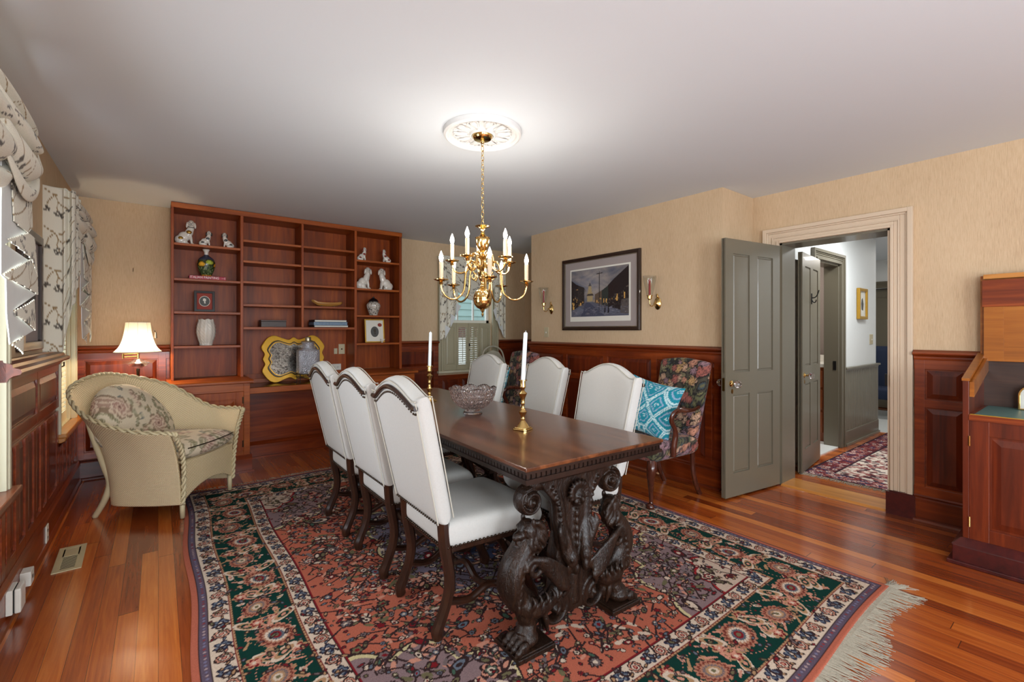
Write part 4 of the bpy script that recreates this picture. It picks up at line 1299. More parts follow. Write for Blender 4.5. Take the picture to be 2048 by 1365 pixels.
solo('tulip_vase', tv, M['cer_pat'], 'white textured ceramic vase with scalloped rim on the fourth left shelf', 'vase', smooth=True, loc=(.362, 5.255, 1.1585))

solo('wooden_box', MB().box(-.115, -.06, 0, .115, .08, .055).box(-.117, -.062, .056, .117, .082, .070), M['boxwood'], 'flat dark wooden box on the long shelf above the desk', 'box', bevel=.002, loc=(.935, 5.25, 1.3355))
for k, (nm, w_, h_, mt, dx, lab) in enumerate((('book', .36, .020, M['bookdark'], .0, 'black book at the bottom of the stack above the desk'),
                                        ('book', .355, .036, M['bookblue'], -.004, 'thick blue-jacketed book in the middle of the stack above the desk'),
                                        ('book', .34, .022, M['bookdark'], -.006, 'thin dark book with white page edge topmost of the stack above the desk'))):
    z = 1.3355 + (0, .0205, .057)[k]
    b = thing('book', lab, 'book', (1.49 + dx, 5.25, z), 0, 'books stacked on the long shelf')
    build('cover', MB().box(-w_ / 2, -.11, 0, w_ / 2, .11, .003).box(-w_ / 2, -.11, h_ - .003, w_ / 2, .11, h_).box(-w_ / 2, -.11, .0, -w_ / 2 + .004, .11, h_).box(-w_ / 2, .107, 0, w_ / 2, .11, h_), mt, b)
    build('pages', MB().box(-w_ / 2 + .004, -.105, .003, w_ / 2 - .004, .107, h_ - .003), M['paper'] if k != 1 else M['bookblue'], b)

# model boat half hull
bo = thing('model_boat', 'slim wooden model rowing boat on the right middle shelf', 'model boat', (1.475, 5.24, 1.5605))
P = []
for j in range(13):
    v = j / 12
    row = []
    for i in range(9):
        u = i / 8
        x = -.16 + .32 * v
        wv = .030 * math.sin(PI * min(1, v * .9 + .1)) ** .6
        a_ = PI * u
        row.append((x, -wv * math.cos(a_), .046 + .016 * (2 * v - 1) ** 2 + (.010 if v < .1 else 0) - .040 * math.sin(a_) * (1 - .5 * (2 * v - 1) ** 4)))
    P.append(row)
gridmesh('hull', np.array(P), M['boat'], bo, thick=.003)
b = MB()
for x in (-.09, -.02, .05): b.box(x - .006, -.028, .040, x + .006, .028, .043)
build('thwart', b, M['boat'], bo)
build('oar', MB().sweep([(-.14, -.01, .055), (.15, .01, .058)], .0022, 6), M['patch_r'], bo)
build('stand', MB().box(-.07, -.02, 0, -.06, .02, .01).box(.06, -.02, 0, .07, .02, .01), M['boxwood'], bo)

# black and white ginger jar
gj = thing('ginger_jar', 'black and white patterned lidded jar on the third right shelf', 'jar', (2.00, 5.26, 1.4755))
build('body', MB().lathe([(0, 0), (.048, 0), (.046, .012)] + [(p.x, p.z) for p in catmull([(.048, 0, .014), (.064, 0, .06), (.078, 0, .105), (.074, 0, .135), (.048, 0, .158)], 6)] + [(.046, .165)], (0, 0, 0), 12), M['jarpat'], gj)
build('lid', MB().lathe([(.056, .160), (.058, .166), (.042, .186), (.022, .200), (.010, .205), (.012, .216), (.0, .224)], (0, 0, 0), 28), M['jarblack'], gj, smooth=True)
ft = leaning_frame('gilt frame with oval print leaning on the fourth right shelf', (2.005, 5.215, 1.1615), .232, .272, .013, M['gold'], M['mat_white'], -.10, (.0, .125, .048, .062))
build('wax_seal', MB(Matrix.Rotation(-.10, 4, 'X')).ell((.062, .002, .205), (.026, .004, .022), 10), M['mat_red'], ft)
lb = thing('bird_figurine', 'tiny white bird figurine in front of the gilt frame', 'figurine', (2.075, 5.185, 1.1585))
build('body', MB().ell((0, 0, .022), (.016, .010, .013), 10).ell((-.012, 0, .038), (.008, .007, .008), 8).ell((0, 0, .004), (.014, .012, .005), 10), M['ceramic'], lb, smooth='all')
build('wing', MB().prism([(0, .026), (.035, .045), (.03, .034), (.012, .02)], -.003, .003), M['ceramic'], lb)

# gilt mirror and glass dispenser on the desk
mr = thing('mirror', 'scalloped yellow gilt mirror leaning on the built-in desk', 'mirror', (1.165, 5.29, .766))
Q = [(0, .95), (.16, .84), (.38, .93), (.60, 1.03), (.80, .93), (.97, .62), (.99, .45), (.91, .22), (.965, 0)]
full = Q + [(x, -z) for x, z in Q[-2::-1]] + [(-x, -z) for x, z in Q[1:]] + [(-x, z) for x, z in Q[-2:0:-1]]
def outline(k, a_=.315, b_=.243):
    pts = catmull([(x, 0, z) for x, z in full], 5, closed=True)
    return [(p.x * (a_ - (1 - k) * a_), b_ + p.z * (b_ - (1 - k) * a_)) for p in pts]
Mx = Matrix.Rotation(-.22, 4, 'X')
build('frame', MB(Mx).ring(outline(1), outline(.83), 0, .026), M['yellow'], mr, bevel=.005)
build('inner_moulding', MB(Mx).ring(outline(.83), outline(.795), -.008, .016), M['blackwood'], mr)
build('slip', MB(Mx).ring(outline(.795), outline(.765), -.004, .014), M['gold'], mr)
build('mirror_glass', MB(Mx).prism(outline(.78), .010, .016), M['amirror'], mr)

gd = thing('drink_dispenser', 'square pebbled glass drink dispenser on black wire stand', 'dispenser', (1.245, 5.12, .7525))
s_ = .098
w_ = .078
def sq(r, z, n=20):
    out = []
    for i in range(n):
        a_ = 2 * PI * i / n; c, d = math.cos(a_), math.sin(a_); q = (abs(c) ** 6 + abs(d) ** 6) ** (-1 / 6)
        out.append((c * q * r, d * q * r * .8, z))
    return out
rings = [(.0, .10), (.096, .10), (.104, .11), (.104, .33), (.098, .345), (.060, .365), (.058, .385), (.062, .40), (.058, .415), (.066, .425)]
a = MB(); vs = []; fs = []
for r, z in rings: vs += sq(r, z) if z < .35 else [(r * math.cos(2 * PI * i / 20), r * math.sin(2 * PI * i / 20), z) for i in range(20)]
for k in range(len(rings) - 1):
    for i in range(20): fs.append((k * 20 + i, k * 20 + (i + 1) % 20, (k + 1) * 20 + (i + 1) % 20, (k + 1) * 20 + i))
a.add(vs, fs)
build('jar', a, M['pebble'], gd, smooth=True)
build('lid', MB().lathe([(.066, .425), (.068, .434), (.03, .44), (.028, .47), (.030, .478), (.0, .482)], (0, 0, 0), 24), M['silver'], gd, smooth=True)
build('spigot', MB().cyl((.03, -.10, .135), .012, .03, 12).sweep([(.03, -.08, .15), (.03, -.125, .15), (.03, -.13, .125)], .007).sweep([(.015, -.11, .17), (.045, -.11, .165)], .004), M['silver'], gd)
st = MB()
for zz, rr_ in ((.098, .106), (.062, .106)):
    pts = sq(rr_, zz)
    st.sweep(pts + [pts[0]], .003, 6)
for i in range(12):
    a_ = 2 * PI * i / 12; p = sq(.106, 0, 12)[i]
    st.sweep([(p[0], p[1], .062), (p[0], p[1], .098)], .002, 5)
for x, y in ((-.09, -.07), (.09, -.07), (-.09, .07), (.09, .07)):
    st.sweep([(x, y, .098), (x * 1.05, y * 1.05, .003), (x * 1.25, y * 1.25, .003)], .003, 6)
build('wire_stand', st, M['black'], gd)
wainscot('trim_panel_under', (2.95, YF), (1, 0), (0, -1), .98, [.03, .34, .64, .95], rows=((.235, .64),), top=.73, cap=False)

# ---------------------------------------------------------------- dining table
tb = thing('dining_table', 'long dark walnut table with carved griffin pedestals and fluted frieze', 'table', (1.524, 2.494, .0108), R(-2.2))
tb.scale = (1, 1, .9865)
hx, hy = .405, 1.20
a = MB()
a.prism([(-hx, -hy), (hx, -hy), (hx, hy), (-hx, hy)], .774, .790, 'xy')
build('tabletop', a, M['tabletop'], tb, bevel=.004)
def notched(hx_, hy_, d, pitch):
    pts = []
    for (x0, y0, x1, y1, nx, ny) in ((-hx_, -hy_, hx_, -hy_, 0, 1), (hx_, -hy_, hx_, hy_, -1, 0), (hx_, hy_, -hx_, hy_, 0, -1), (-hx_, hy_, -hx_, -hy_, 1, 0)):
        L = math.hypot(x1 - x0, y1 - y0); n = int(L / pitch); ex, ey = (x1 - x0) / L, (y1 - y0) / L
        for k in range(n):
            for (f, dd) in ((0, 0), (.55, 0), (.62, d), (.93, d)):
                q = (k + f) / n * L
                pts.append((x0 + ex * q + nx * dd, y0 + ey * q + ny * dd))
    return pts
a = MB()
a.prism(notched(hx - .012, hy - .012, .006, .024), .742, .764, 'xy')
a.box(-hx + .006, -hy + .006, .763, hx - .006, hy - .006, .775)
a.prism([(-hx + .004, -hy + .004), (hx - .004, -hy + .004), (hx - .004, hy - .004), (-hx + .004, hy - .004)], .728, .743, 'xy')
a.prism([(-hx + .020, -hy + .020), (hx - .020, -hy + .020), (hx - .020, hy - .020), (-hx + .020, hy - .020)], .716, .729, 'xy')
build('frieze', a, M['frieze'], tb)

def spiral(cx_, cz_, r0, turns, a0, sg, y, n=34, shrink=.78):
    return [(cx_ + r0 * (1 - shrink * k / n) * math.cos(a0 + sg * 2 * PI * turns * k / n), y, cz_ + r0 * (1 - shrink * k / n) * math.sin(a0 + sg * 2 * PI * turns * k / n)) for k in range(n)]

def carved_pedestal(front):
    """x lateral, z up, carved relief towards -y; slab between y -.06 and .06"""
    a = MB()
    a.box(-.30, -.055, .690, .30, .055, .716); a.box(-.26, -.045, .672, .26, .045, .692)
    # central tapering slab
    a.prism([(-.20, .68), (.20, .68), (.165, .62), (.10, .55), (.085, .42), (.11, .33), (.10, .24), (.13, .12), (.05, .07), (-.05, .07), (-.13, .12), (-.10, .24), (-.11, .33), (-.085, .42), (-.10, .55), (-.165, .62)], -.035, .035)
    for s in (-1, 1):
        # upper volute and its stem
        a.sweep([(p[0], p[1], p[2]) for p in spiral(s * .235, .595, .060, 1.6, PI / 2, s * -1, -.005)], [(.013, .036)] * 34, 8, up=(0, 1, 0))
        a.ell((s * .235, 0, .595), (.020, .052, .020), 12)
        a.sweep(catmull([(s * .235, 0, .655), (s * .13, -.008, .645), (s * .085, -.014, .56), (s * .075, -.016, .46), (s * .062, -.03, .38), (s * .045, -.05, .31)], 6), [(.028, .02), (.034, .026), (.032, .028), (.036, .030), (.042, .036), (.030, .03)], 10, up=(0, 1, 0))
        for k in range(9):   # beading on the stem
            t = k / 8; a.ell((s * (.135 - .06 * t ** .6), -.040, .635 - .20 * t), .0085, 8)
        # dolphin head
        a.ell((s * .042, -.055, .315), (.030, .030, .045), 12); a.ell((s * .028, -.066, .275), (.016, .020, .030), 10)
        a.ell((s * .060, -.078, .320), .008, 8)
        for k in range(3):
            a.sweep(catmull([(s * (.055 + .012 * k), -.045, .34), (s * (.085 + .012 * k), -.060, .40 + .02 * k), (s * (.075 + .012 * k), -.050, .46 + .01 * k)], 5), [.010, .012, .004], 8)
        # griffin head with mane and open beak
        hx0, hz0 = s * .245, .475
        a.ell((hx0, -.010, hz0), (.042, .048, .048), 14); a.ell((hx0 + s * .042, -.012, hz0 - .012), (.030, .024, .018), 12)
        a.ell((hx0 + s * .040, -.012, hz0 - .040), (.024, .020, .010), 10); a.ell((hx0 + s * .066, -.012, hz0 - .018), (.010, .014, .014), 8)
        for e in (-1, 1):
            a.ell((hx0 + s * .028, -.010 + e * .026, hz0 + .016), .010, 8)
            a.ell((hx0 - s * .004, -.010 + e * .036, hz0 + .040), (.012, .010, .020), 8)
        rr_ = random.Random(4)
        for k in range(16):
            an = PI * (.15 + .95 * k / 15)
            x1_, z1_ = hx0 - s * .050 * math.sin(an), hz0 + .045 * math.cos(an)
            yy = -.045 + .012 * (k % 3)
            a.sweep(catmull([(hx0 - s * .02, yy + .01, hz0 + .02), (x1_, yy - .006, z1_), (x1_ - s * .020, yy - .004, z1_ - .030), (x1_ - s * .008, yy, z1_ - .055)], 4), [.011, .012, .010, .003], 7)
        # neck and chest
        a.sweep(catmull([(hx0 - s * .01, 0, hz0 - .02), (s * .27, -.004, .40), (s * .315, -.006, .34), (s * .325, -.004, .27), (s * .285, 0, .20), (s * .23, 0, .155)], 5), [(.045, .050), (.046, .056), (.052, .062), (.056, .062), (.056, .056), (.05, .05)], 12, up=(0, 1, 0))
        for k in range(7):   # chest feathers
            a.sweep(catmull([(s * (.285 + .006 * k), -.058, .37 - .028 * k), (s * (.330 - .002 * k), -.052, .345 - .028 * k), (s * (.345 - .006 * k), -.03, .31 - .028 * k)], 4), [.009, .011, .004], 7)
        # wing: shoulder scroll and long feathers sweeping to the centre
        a.sweep(spiral(s * .245, .335, .045, 1.3, PI * (0 if s > 0 else 1), s, -.062, 24, .7), [.013] * 24, 8)
        for k in range(7):
            z0_ = .395 - .020 * k
            a.sweep(catmull([(s * (.262 - .008 * k), -.060, .375 - .006 * k), (s * (.20 - .012 * k), -.080, z0_ - .035), (s * (.12 - .008 * k), -.072, z0_ - .085 + .004 * k), (s * (.035 + .012 * k), -.052, .250 + .003 * k - .006 * k)], 6), [(.012, .012), (.018, .012), (.016, .010), (.004, .005)], 8, up=(0, 1, 0))
        # acanthus belly leaf and big C scroll behind the leg
        a.sweep(catmull([(s * .30, -.02, .22), (s * .25, -.04, .165), (s * .17, -.045, .165), (s * .12, -.04, .21), (s * .09, -.03, .26)], 6), [(.040, .03), (.045, .034), (.036, .03), (.028, .026), (.012, .014)], 10, up=(0, 1, 0))
        for k in range(6):
            a.sweep(catmull([(s * (.27 - .034 * k), -.060, .175), (s * (.255 - .034 * k), -.075, .200), (s * (.262 - .034 * k), -.062, .226)], 4), [.012, .010, .003], 7)
        a.sweep(spiral(s * .115, .110, .078, 1.5, PI * .5, s, -.01, 40, .75), [(.013, .032)] * 40, 10, up=(0, 1, 0))
        a.ell((s * .115, -.01, .110), (.018, .040, .018), 12)
        # hind leg, fetlock hair and lion paw
        a.sweep(catmull([(s * .235, -.01, .20), (s * .262, -.016, .150), (s * .255, -.022, .100), (s * .272, -.030, .060)], 6), [(.050, .048), (.044, .044), (.036, .038), (.046, .046)], 12, up=(0, 1, 0))
        for k in range(5):
            a.sweep(catmull([(s * (.20 - .004 * k), -.05 + .018 * k, .15), (s * (.185 - .006 * k), -.058 + .022 * k, .10), (s * (.175 + .004 * k), -.05 + .02 * k, .045)], 4), [.014, .014, .004], 7)
        a.ell((s * .270, -.030, .052), (.052, .056, .034), 14)
        for k in range(4):
            yy = -.078 + .030 * k
            a.ell((s * .312, yy, .046), (.026, .0155, .024), 12); a.ell((s * .338, yy, .034), (.018, .014, .018), 10)
            a.ell((s * .354, yy, .026), (.008, .005, .007), 8)
    # mask
    a.ell((0, -.048, .575), (.036, .026, .045), 14); a.ell((0, -.078, .570), (.009, .014, .018), 10); a.ell((0, -.068, .548), (.016, .010, .006), 8)
    for s in (-1, 1):
        a.ell((s * .015, -.070, .583), (.008, .007, .006), 8); a.ell((s * .020, -.062, .560), (.013, .012, .012), 8)
    for k in range(13):
        an = PI * (-.15 + 1.3 * k / 12)
        a.sweep(catmull([(.026 * math.cos(an), -.055, .590 + .026 * math.sin(an)), (.050 * math.cos(an), -.062, .596 + .046 * math.sin(an)), (.064 * math.cos(an) , -.050, .592 + .066 * math.sin(an))], 4), [.009, .010, .002], 7)
    for k in range(5): a.ell((0, -.044, .50 - .034 * k), (.014 - .001 * k, .012, .019), 10)
    a.sweep([(0, -.03, .52), (0, -.032, .10)], [(.022, .012)] * 2, 8, up=(0, 1, 0))
    return a

peds = []
for k, y in enumerate((-1.035, 1.085)):
    p = build('pedestal', carved_pedestal(True), M['carved'], tb, remesh=.0045 if k == 0 else .008, sm_it=1)
    p.location = (-.035, y, 0)
    if k == 1: p.rotation_euler = (0, 0, PI)
    for s in (-1, 1):
        build('foot_block', MB().box(s * .262 - .088, -.095, 0, s * .262 + .098, .075, .020).box(s * .262 - .080, -.088, .018, s * .262 + .090, .068, .026), M['carved'], p, bevel=.003)
build('stretcher_beam', MB().box(-.065, -.98, .20, -.005, 1.03, .27), M['carved'], tb, bevel=.006)

# ---------------------------------------------------------------- dining chairs
def camel(u, h0=.548, pk=.072):
    t = abs(2 * u - 1)
    hump = pk * (math.cos(min(t / .86, 1) * PI / 2) ** 1.15) if t < .86 else 0
    ear = .006 * max(0, (t - .80) / .2)
    return h0 + hump + ear
def make_chair():
    t = thing('dining_chair', 'x', 'chair', (0, 0, 0), 0, 'ivory upholstered dining chairs around the table')
    MBk = Matrix.Translation((0, -.232, .478)) @ Matrix.Rotation(R(12.3), 4, 'X')
    Wb = lambda v: .455 + .055 * v
    bk_ = cushion('backrest', lambda u, v: (Wb(v) * (u - .5), v * camel(u)), .078, M['linen'], t, n=(60, 50), p=14, q=.30, M=MBk)
    # piping down both sides, front and rear
    a = MB(MBk)
    for s in (-1, 1):
        for yy in (-.037, .037):
            a.sweep([(s * Wb(v) * .485, yy, v * (camel(0) - .01)) for v in (0.02, .25, .5, .75, .99)], .0028, 6)
    for yy in (-.037, .037):
        a.sweep([(Wb(1) * (u - .5) * .97, yy, camel(u) - .010) for u in [i / 24 for i in range(25)]], .0028, 6)
    build('piping', a, M['piping'], bk_)
    a = MB(MBk)
    us = [.015 + .97 * i / 30 for i in range(31)]
    a.sweep([(Wb(1) * (u - .5), -.040, camel(u) - .036) for u in us], [(.011, .010)] * 31, 8, up=(0, 1, 0))
    build('crest_rail', a, M['chairleg'], bk_)
    def nails(name, pts, par, r=.0058):
        b = MB()
        for p in pts: b.ell(p, r, 6)
        o = build(name, b, M['nail'], par, smooth='all'); o['kind'] = 'stuff'; return o
    pts = [MBk @ Vector((Wb(1) * (u - .5), -.0385, camel(u) - .060)) for u in [.05 + .9 * i / 25 for i in range(26)]]
    pts += [MBk @ Vector((Wb(0) * (u - .5), -.036, .012)) for u in [.03 + .94 * i / 22 for i in range(23)]]
    nails('nailhead_trim', pts, bk_)
    Ms = Matrix.Translation((0, -.235, .418)) @ Matrix.Rotation(-PI / 2, 4, 'X') @ Matrix.Scale(-1, 4, (0, 0, 1)) if False else None
    Ms = Matrix(((1, 0, 0, 0), (0, 0, 1, -.240), (0, 1, 0, .420), (0, 0, 0, 1)))
    Wsx = lambda v: .440 + .075 * v
    st_ = cushion('seat', lambda u, v: (Wsx(v) * (u - .5), v * (.505 - .012 * (2 * u - 1) ** 2)), .120, M['linen'], t, n=(44, 44), p=12, q=.28, M=Ms, dome=.012)
    pts = []
    for i in range(26):
        v = .03 + .94 * i / 25
        for s in (-1, 1): pts.append((s * (Wsx(v) * .5 + .0005), -.240 + v * .505, .375))
    for i in range(25):
        u = .02 + .96 * i / 24
        pts.append((Wsx(1) * (u - .5), .264, .375)); pts.append((Wsx(0) * (u - .5), -.240, .375))
    nails('nailhead_trim', pts, st_)
    build('seat_frame', MB().prism([(-.205, -.225), (.205, -.225), (.238, .25), (-.238, .25)], .345, .368, 'xy'), M['chairleg'], t)
    for s in (-1, 1):
        x = s * .198
        build('leg', MB().sweep(catmull([(x, -.236, .485), (x, -.226, .37), (x, -.205, .245), (x, -.212, .16), (x, -.245, .07), (x, -.262, .03), (x, -.258, 0)], 5), [(.024, .025), (.024, .026), (.021, .027), (.021, .026), (.022, .024), (.024, .026), (.022, .022)], 8, up=(1, 0, 0), sq=True), M['chairleg'], t, smooth=True)
        x = s * .212
        build('leg', MB().sweep(catmull([(x, .212, .352), (x, .206, .30), (x, .180, .22), (x, .186, .14), (x, .222, .06), (x, .236, .025), (x, .232, 0)], 5), [(.024, .026), (.022, .026), (.020, .025), (.020, .024), (.022, .022), (.025, .027), (.022, .022)], 8, up=(1, 0, 0), sq=True), M['chairleg'], t, smooth=True)
        build('stretcher', MB().sweep(catmull([(s * .198, -.205, .135), (s * .200, -.11, .115), (s * .205, -.01, .15), (s * .208, .09, .115), (s * .212, .19, .135)], 6), [(.014, .018)] * 5, 8, up=(1, 0, 0), sq=True), M['chairleg'], t, smooth=True)
    build('cross_stretcher', MB().sweep(catmull([(-.203, -.01, .148), (-.10, -.01, .125), (0, -.01, .165), (.10, -.01, .125), (.203, -.01, .148)], 6), [(.013, .016)] * 5, 8, up=(0, 1, 0), sq=True), M['chairleg'], t, smooth=True)
    build('front_stretcher', MB().sweep(catmull([(-.21, .186, .20), (-.10, .186, .175), (0, .186, .22), (.10, .186, .175), (.21, .186, .20)], 6), [(.013, .018)] * 5, 8, up=(0, 1, 0), sq=True), M['chairleg'], t, smooth=True)
    return t
proto = make_chair()
spots_ = [(1.190, 1.900, -91.5, 'ivory dining chair nearest the camera, its studded back turned to us'),
          (1.195, 2.500, -90.5, 'ivory dining chair in the middle of the row on the left of the table'),
          (1.200, 3.115, -91.0, 'ivory dining chair farthest along the left side, beside the wicker chair'),
          (1.837, 1.910, 80, 'ivory dining chair on the right side of the table, nearest the tapestry armchair and door'),
          (2.005, 2.665, 80, 'ivory dining chair on the right side of the table, behind the near candlestick'),
          (1.885, 3.245, 86, 'ivory dining chair at the far right end of the table, behind the crystal bowl')]
for i, (x, y, rz, lab) in enumerate(spots_):
    o = proto if i == 0 else copy_tree(proto)
    o.location = (x, y, .016); o.rotation_euler.z = R(rz); o['label'] = lab

# ---------------------------------------------------------------- on the table
ZT = .7902
def candlestick(loc, label, h, lean, tilt_dir):
    t = thing('candlestick', label, 'candlestick', loc, R(20), 'brass candlesticks on the dining table')
    b = MB()
    oct_ = [(.052 * math.cos(PI / 4 + k * PI / 2 + d), .052 * math.sin(PI / 4 + k * PI / 2 + d)) for k in range(4) for d in (-.14, .14)]
    b.prism(oct_, 0, .007, 'xy'); b.prism([(x * .86, y * .86) for x, y in oct_], .007, .013, 'xy')
    build('base', b, M['brass'], t, bevel=.0015)
    pr = [(.036, .013), (.030, .020), (.024, .030), (.016, .040), (.010, .048), (.013, .054), (.010, .060), (.012, .072), (.019, .084), (.021, .092), (.013, .102), (.009, .112), (.0085, .125), (.012, .134), (.009, .140),
          (.012, .160), (.019, .178), (.023, .186), (.015, .193), (.009, .200), (.010, .208), (.016, .216), (.016, .222), (.0145, .226), (.0145, .250), (.023, .252), (.023, .256), (.012, .257), (.012, .235), (0, .235)]
    build('stem', MB().lathe(pr, (0, 0, 0), 28), M['brass'], t, smooth=True)
    c = MB().lathe([(.0118, .236), (.0115, .30), (.0105, .236 + h - .006), (.007, .236 + h), (0, .236 + h)], (0, 0, 0), 20)
    c.sweep([(0, 0, .236 + h - .002), (.001, 0, .236 + h + .008)], .0012, 5)
    cd = tag(build('taper_candle', c, M['candle'], smooth=True), 'white taper candle ' + tilt_dir, 'candle', 'white tapers in brass candlesticks')
    cd.matrix_world = Matrix.Translation(loc) @ Matrix.Translation((0, 0, .236)) @ lean @ Matrix.Translation((0, 0, -.236))
    return t
kz = Matrix.Rotation(R(2.2), 4, Vector((.61, .7925, 0)))
candlestick((1.490, 1.845, ZT), 'brass candlestick at the near end of the table, in front of the crystal bowl', .265, Matrix.Rotation(R(3.2), 4, Vector((.61, .7925, 0))), 'leaning slightly in the near candlestick')
candlestick((1.548, 2.985, ZT), 'brass candlestick toward the far end of the table, beyond the chairs on the left', .262, Matrix.Rotation(R(1.6), 4, Vector((.61, .7925, 0))), 'standing in the far candlestick, left of the bowl')

def cut(r, z, a, k):
    t = max(0, min(1, (z - .03) / .12))
    sc_ = abs(math.sin(a * 4))
    lobe = .010 * t * (1 - sc_)
    fine = .0022 * math.sin(a * 56) * math.sin(z * 260) * (t > 0)
    star = .0030 * math.sin(a * 16 + z * 120) * math.sin(a * 16 - z * 120) * (t > .1)
    zz = z + (.022 * t ** 3 * sc_ ** .7 + .0035 * t ** 3 * abs(math.sin(a * 28)) if t > .6 else 0)
    return (r - lobe + fine + star if r > .03 else r, zz)
op = [(p.x, p.z) for p in catmull([(.046, 0, .024), (.075, 0, .035), (.115, 0, .070), (.138, 0, .110), (.146, 0, .140)], 8)]
ip = [(r - .009, z + .004) for r, z in op[::-1]]
prof = [(0, .0), (.058, 0), (.060, .006), (.050, .016)] + op + ip + [(.03, .034), (0, .034)]
bowl = MB().lathe(prof, (0, 0, 0), 168, mod=cut)
solo('crystal_bowl', bowl, M['crystal'], 'large cut crystal bowl with scalloped rim in the middle of the table', 'bowl', loc=(1.545, 2.405, ZT))

# ---------------------------------------------------------------- chandelier
CX, CY = 1.51, 2.245
ch = thing('chandelier', 'polished brass ten-arm chandelier hanging over the table', 'chandelier', (CX, CY, 0))
Fd = Vector((math.sin(YAW), math.cos(YAW), 0)); Rd = Vector((math.cos(YAW), -math.sin(YAW), 0))
body = [(0, 1.380), (.004, 1.384), (.008, 1.395), (.004, 1.405), (.010, 1.414), (.014, 1.424), (.034, 1.434), (.048, 1.452), (.0535, 1.476), (.0535, 1.484), (.056, 1.486), (.056, 1.492), (.0535, 1.494), (.052, 1.506), (.042, 1.528), (.024, 1.545), (.013, 1.552), (.017, 1.560), (.012, 1.568), (.014, 1.59), (.022, 1.600), (.024, 1.612), (.012, 1.62),
        (.009, 1.64), (.016, 1.655), (.026, 1.664), (.030, 1.672), (.028, 1.68), (.012, 1.69), (.010, 1.71), (.018, 1.722), (.028, 1.73), (.030, 1.738), (.014, 1.748), (.011, 1.758), (.020, 1.768), (.030, 1.782), (.038, 1.805), (.042, 1.83), (.040, 1.838), (.044, 1.844), (.030, 1.852), (.016, 1.862), (.011, 1.875), (.012, 1.89), (.022, 1.902), (.044, 1.910), (.044, 1.913), (.008, 1.914), (0, 1.914)]
build('stem', MB().lathe(body, (0, 0, 0), 36), M['brass'], ch, smooth=True)
build('canopy', MB().lathe([(0, 2.395), (.010, 2.398), (.014, 2.410), (.012, 2.416), (.05, 2.420), (.058, 2.430), (.060, 2.442), (0, 2.442)], (-.004, -.004, 0), 32), M['brass'], ch, smooth=True)
z = 1.918; k = 0
def link(c, par, rot):
    pts = [Vector((.0085 * math.cos(a_), 0, .017 * math.sin(a_))) for a_ in [2 * PI * i / 12 for i in range(12)]]
    Rm = Matrix.Rotation(rot, 3, 'Z')
    return MB().sweep([Rm @ p + Vector(c) for p in pts], .0021, 6, closed=True)
while z < 2.392:
    build('chain_link', link((0, 0, z + .010), ch, k * PI / 2), M['brass'], ch, smooth='all'); z += .0275; k += 1
BP = []
for tier, (rad, ph0, zc, zr, zs) in enumerate(((.258, 24, 1.577, 1.672, 1.478), (.182, 60, 1.705, 1.738, 1.640))):
    for i in range(5):
        ph = R(ph0 + 72 * i)
        d = Fd * math.cos(ph) + Rd * math.sin(ph)
        P = lambda r, zz: (d.x * r, d.y * r, zz)
        if tier == 0: pts = [P(.02, zr - .005), P(.055, zr + .028), P(.090, zr + .022), P(.108, zr - .04), P(.120, zs + .055), P(.155, zs + .010), P(.200, zs), P(.240, zs + .025), P(.257, zs + .065), P(rad, zc - .012)]
        else: pts = [P(.02, zr - .01), P(.045, zr + .016), P(.068, zr + .0), P(.080, zs + .030), P(.108, zs + .004), P(.145, zs), P(.172, zs + .02), P(rad, zc - .012)]
        arm = build('arm', MB().sweep(catmull(pts, 6), [.0065, .0062, .0058, .0055], 10), M['brass'], ch, smooth='all')
        if True:
            sc_ = [P(.060, zr - .03), P(.046, zr - .055), P(.058, zr - .075), P(.070, zr - .060), P(.062, zr - .048)]
            build('arm_scroll', MB().sweep(catmull(sc_, 5), [.005, .005, .003], 8), M['brass'], arm, smooth='all')
        c = P(rad, 0)
        cup = [(.0, zc - .022), (.008, zc - .020), (.013, zc - .010), (.007, zc - .004), (.022, zc), (.040, zc + .006), (.041, zc + .009), (.022, zc + .005), (.012, zc + .010), (.013, zc + .018), (0, zc + .018)]
        build('drip_cup', MB().lathe(cup, (c[0], c[1], 0), 24), M['brass'], arm, smooth=True)
        build('candle_sleeve', MB().lathe([(.0115, zc + .008), (.0115, zc + .105), (.009, zc + .107), (0, zc + .107)], (c[0], c[1], 0), 16), M['sleeve'], arm, smooth=True)
        bz = zc + .107
        build('flame_bulb', MB().lathe([(.006, bz), (.010, bz + .010), (.0125, bz + .022), (.010, bz + .036), (.005, bz + .050), (.0015, bz + .060), (0, bz + .062)], (c[0], c[1], 0), 14), M['bulb'], arm, smooth='all')
        BP.append((CX + c[0], CY + c[1], bz + .026))
for p in BP:
    bulb_light('chandelier_bulb_light', p, 2.7, (1.0, .94, .86), .02)

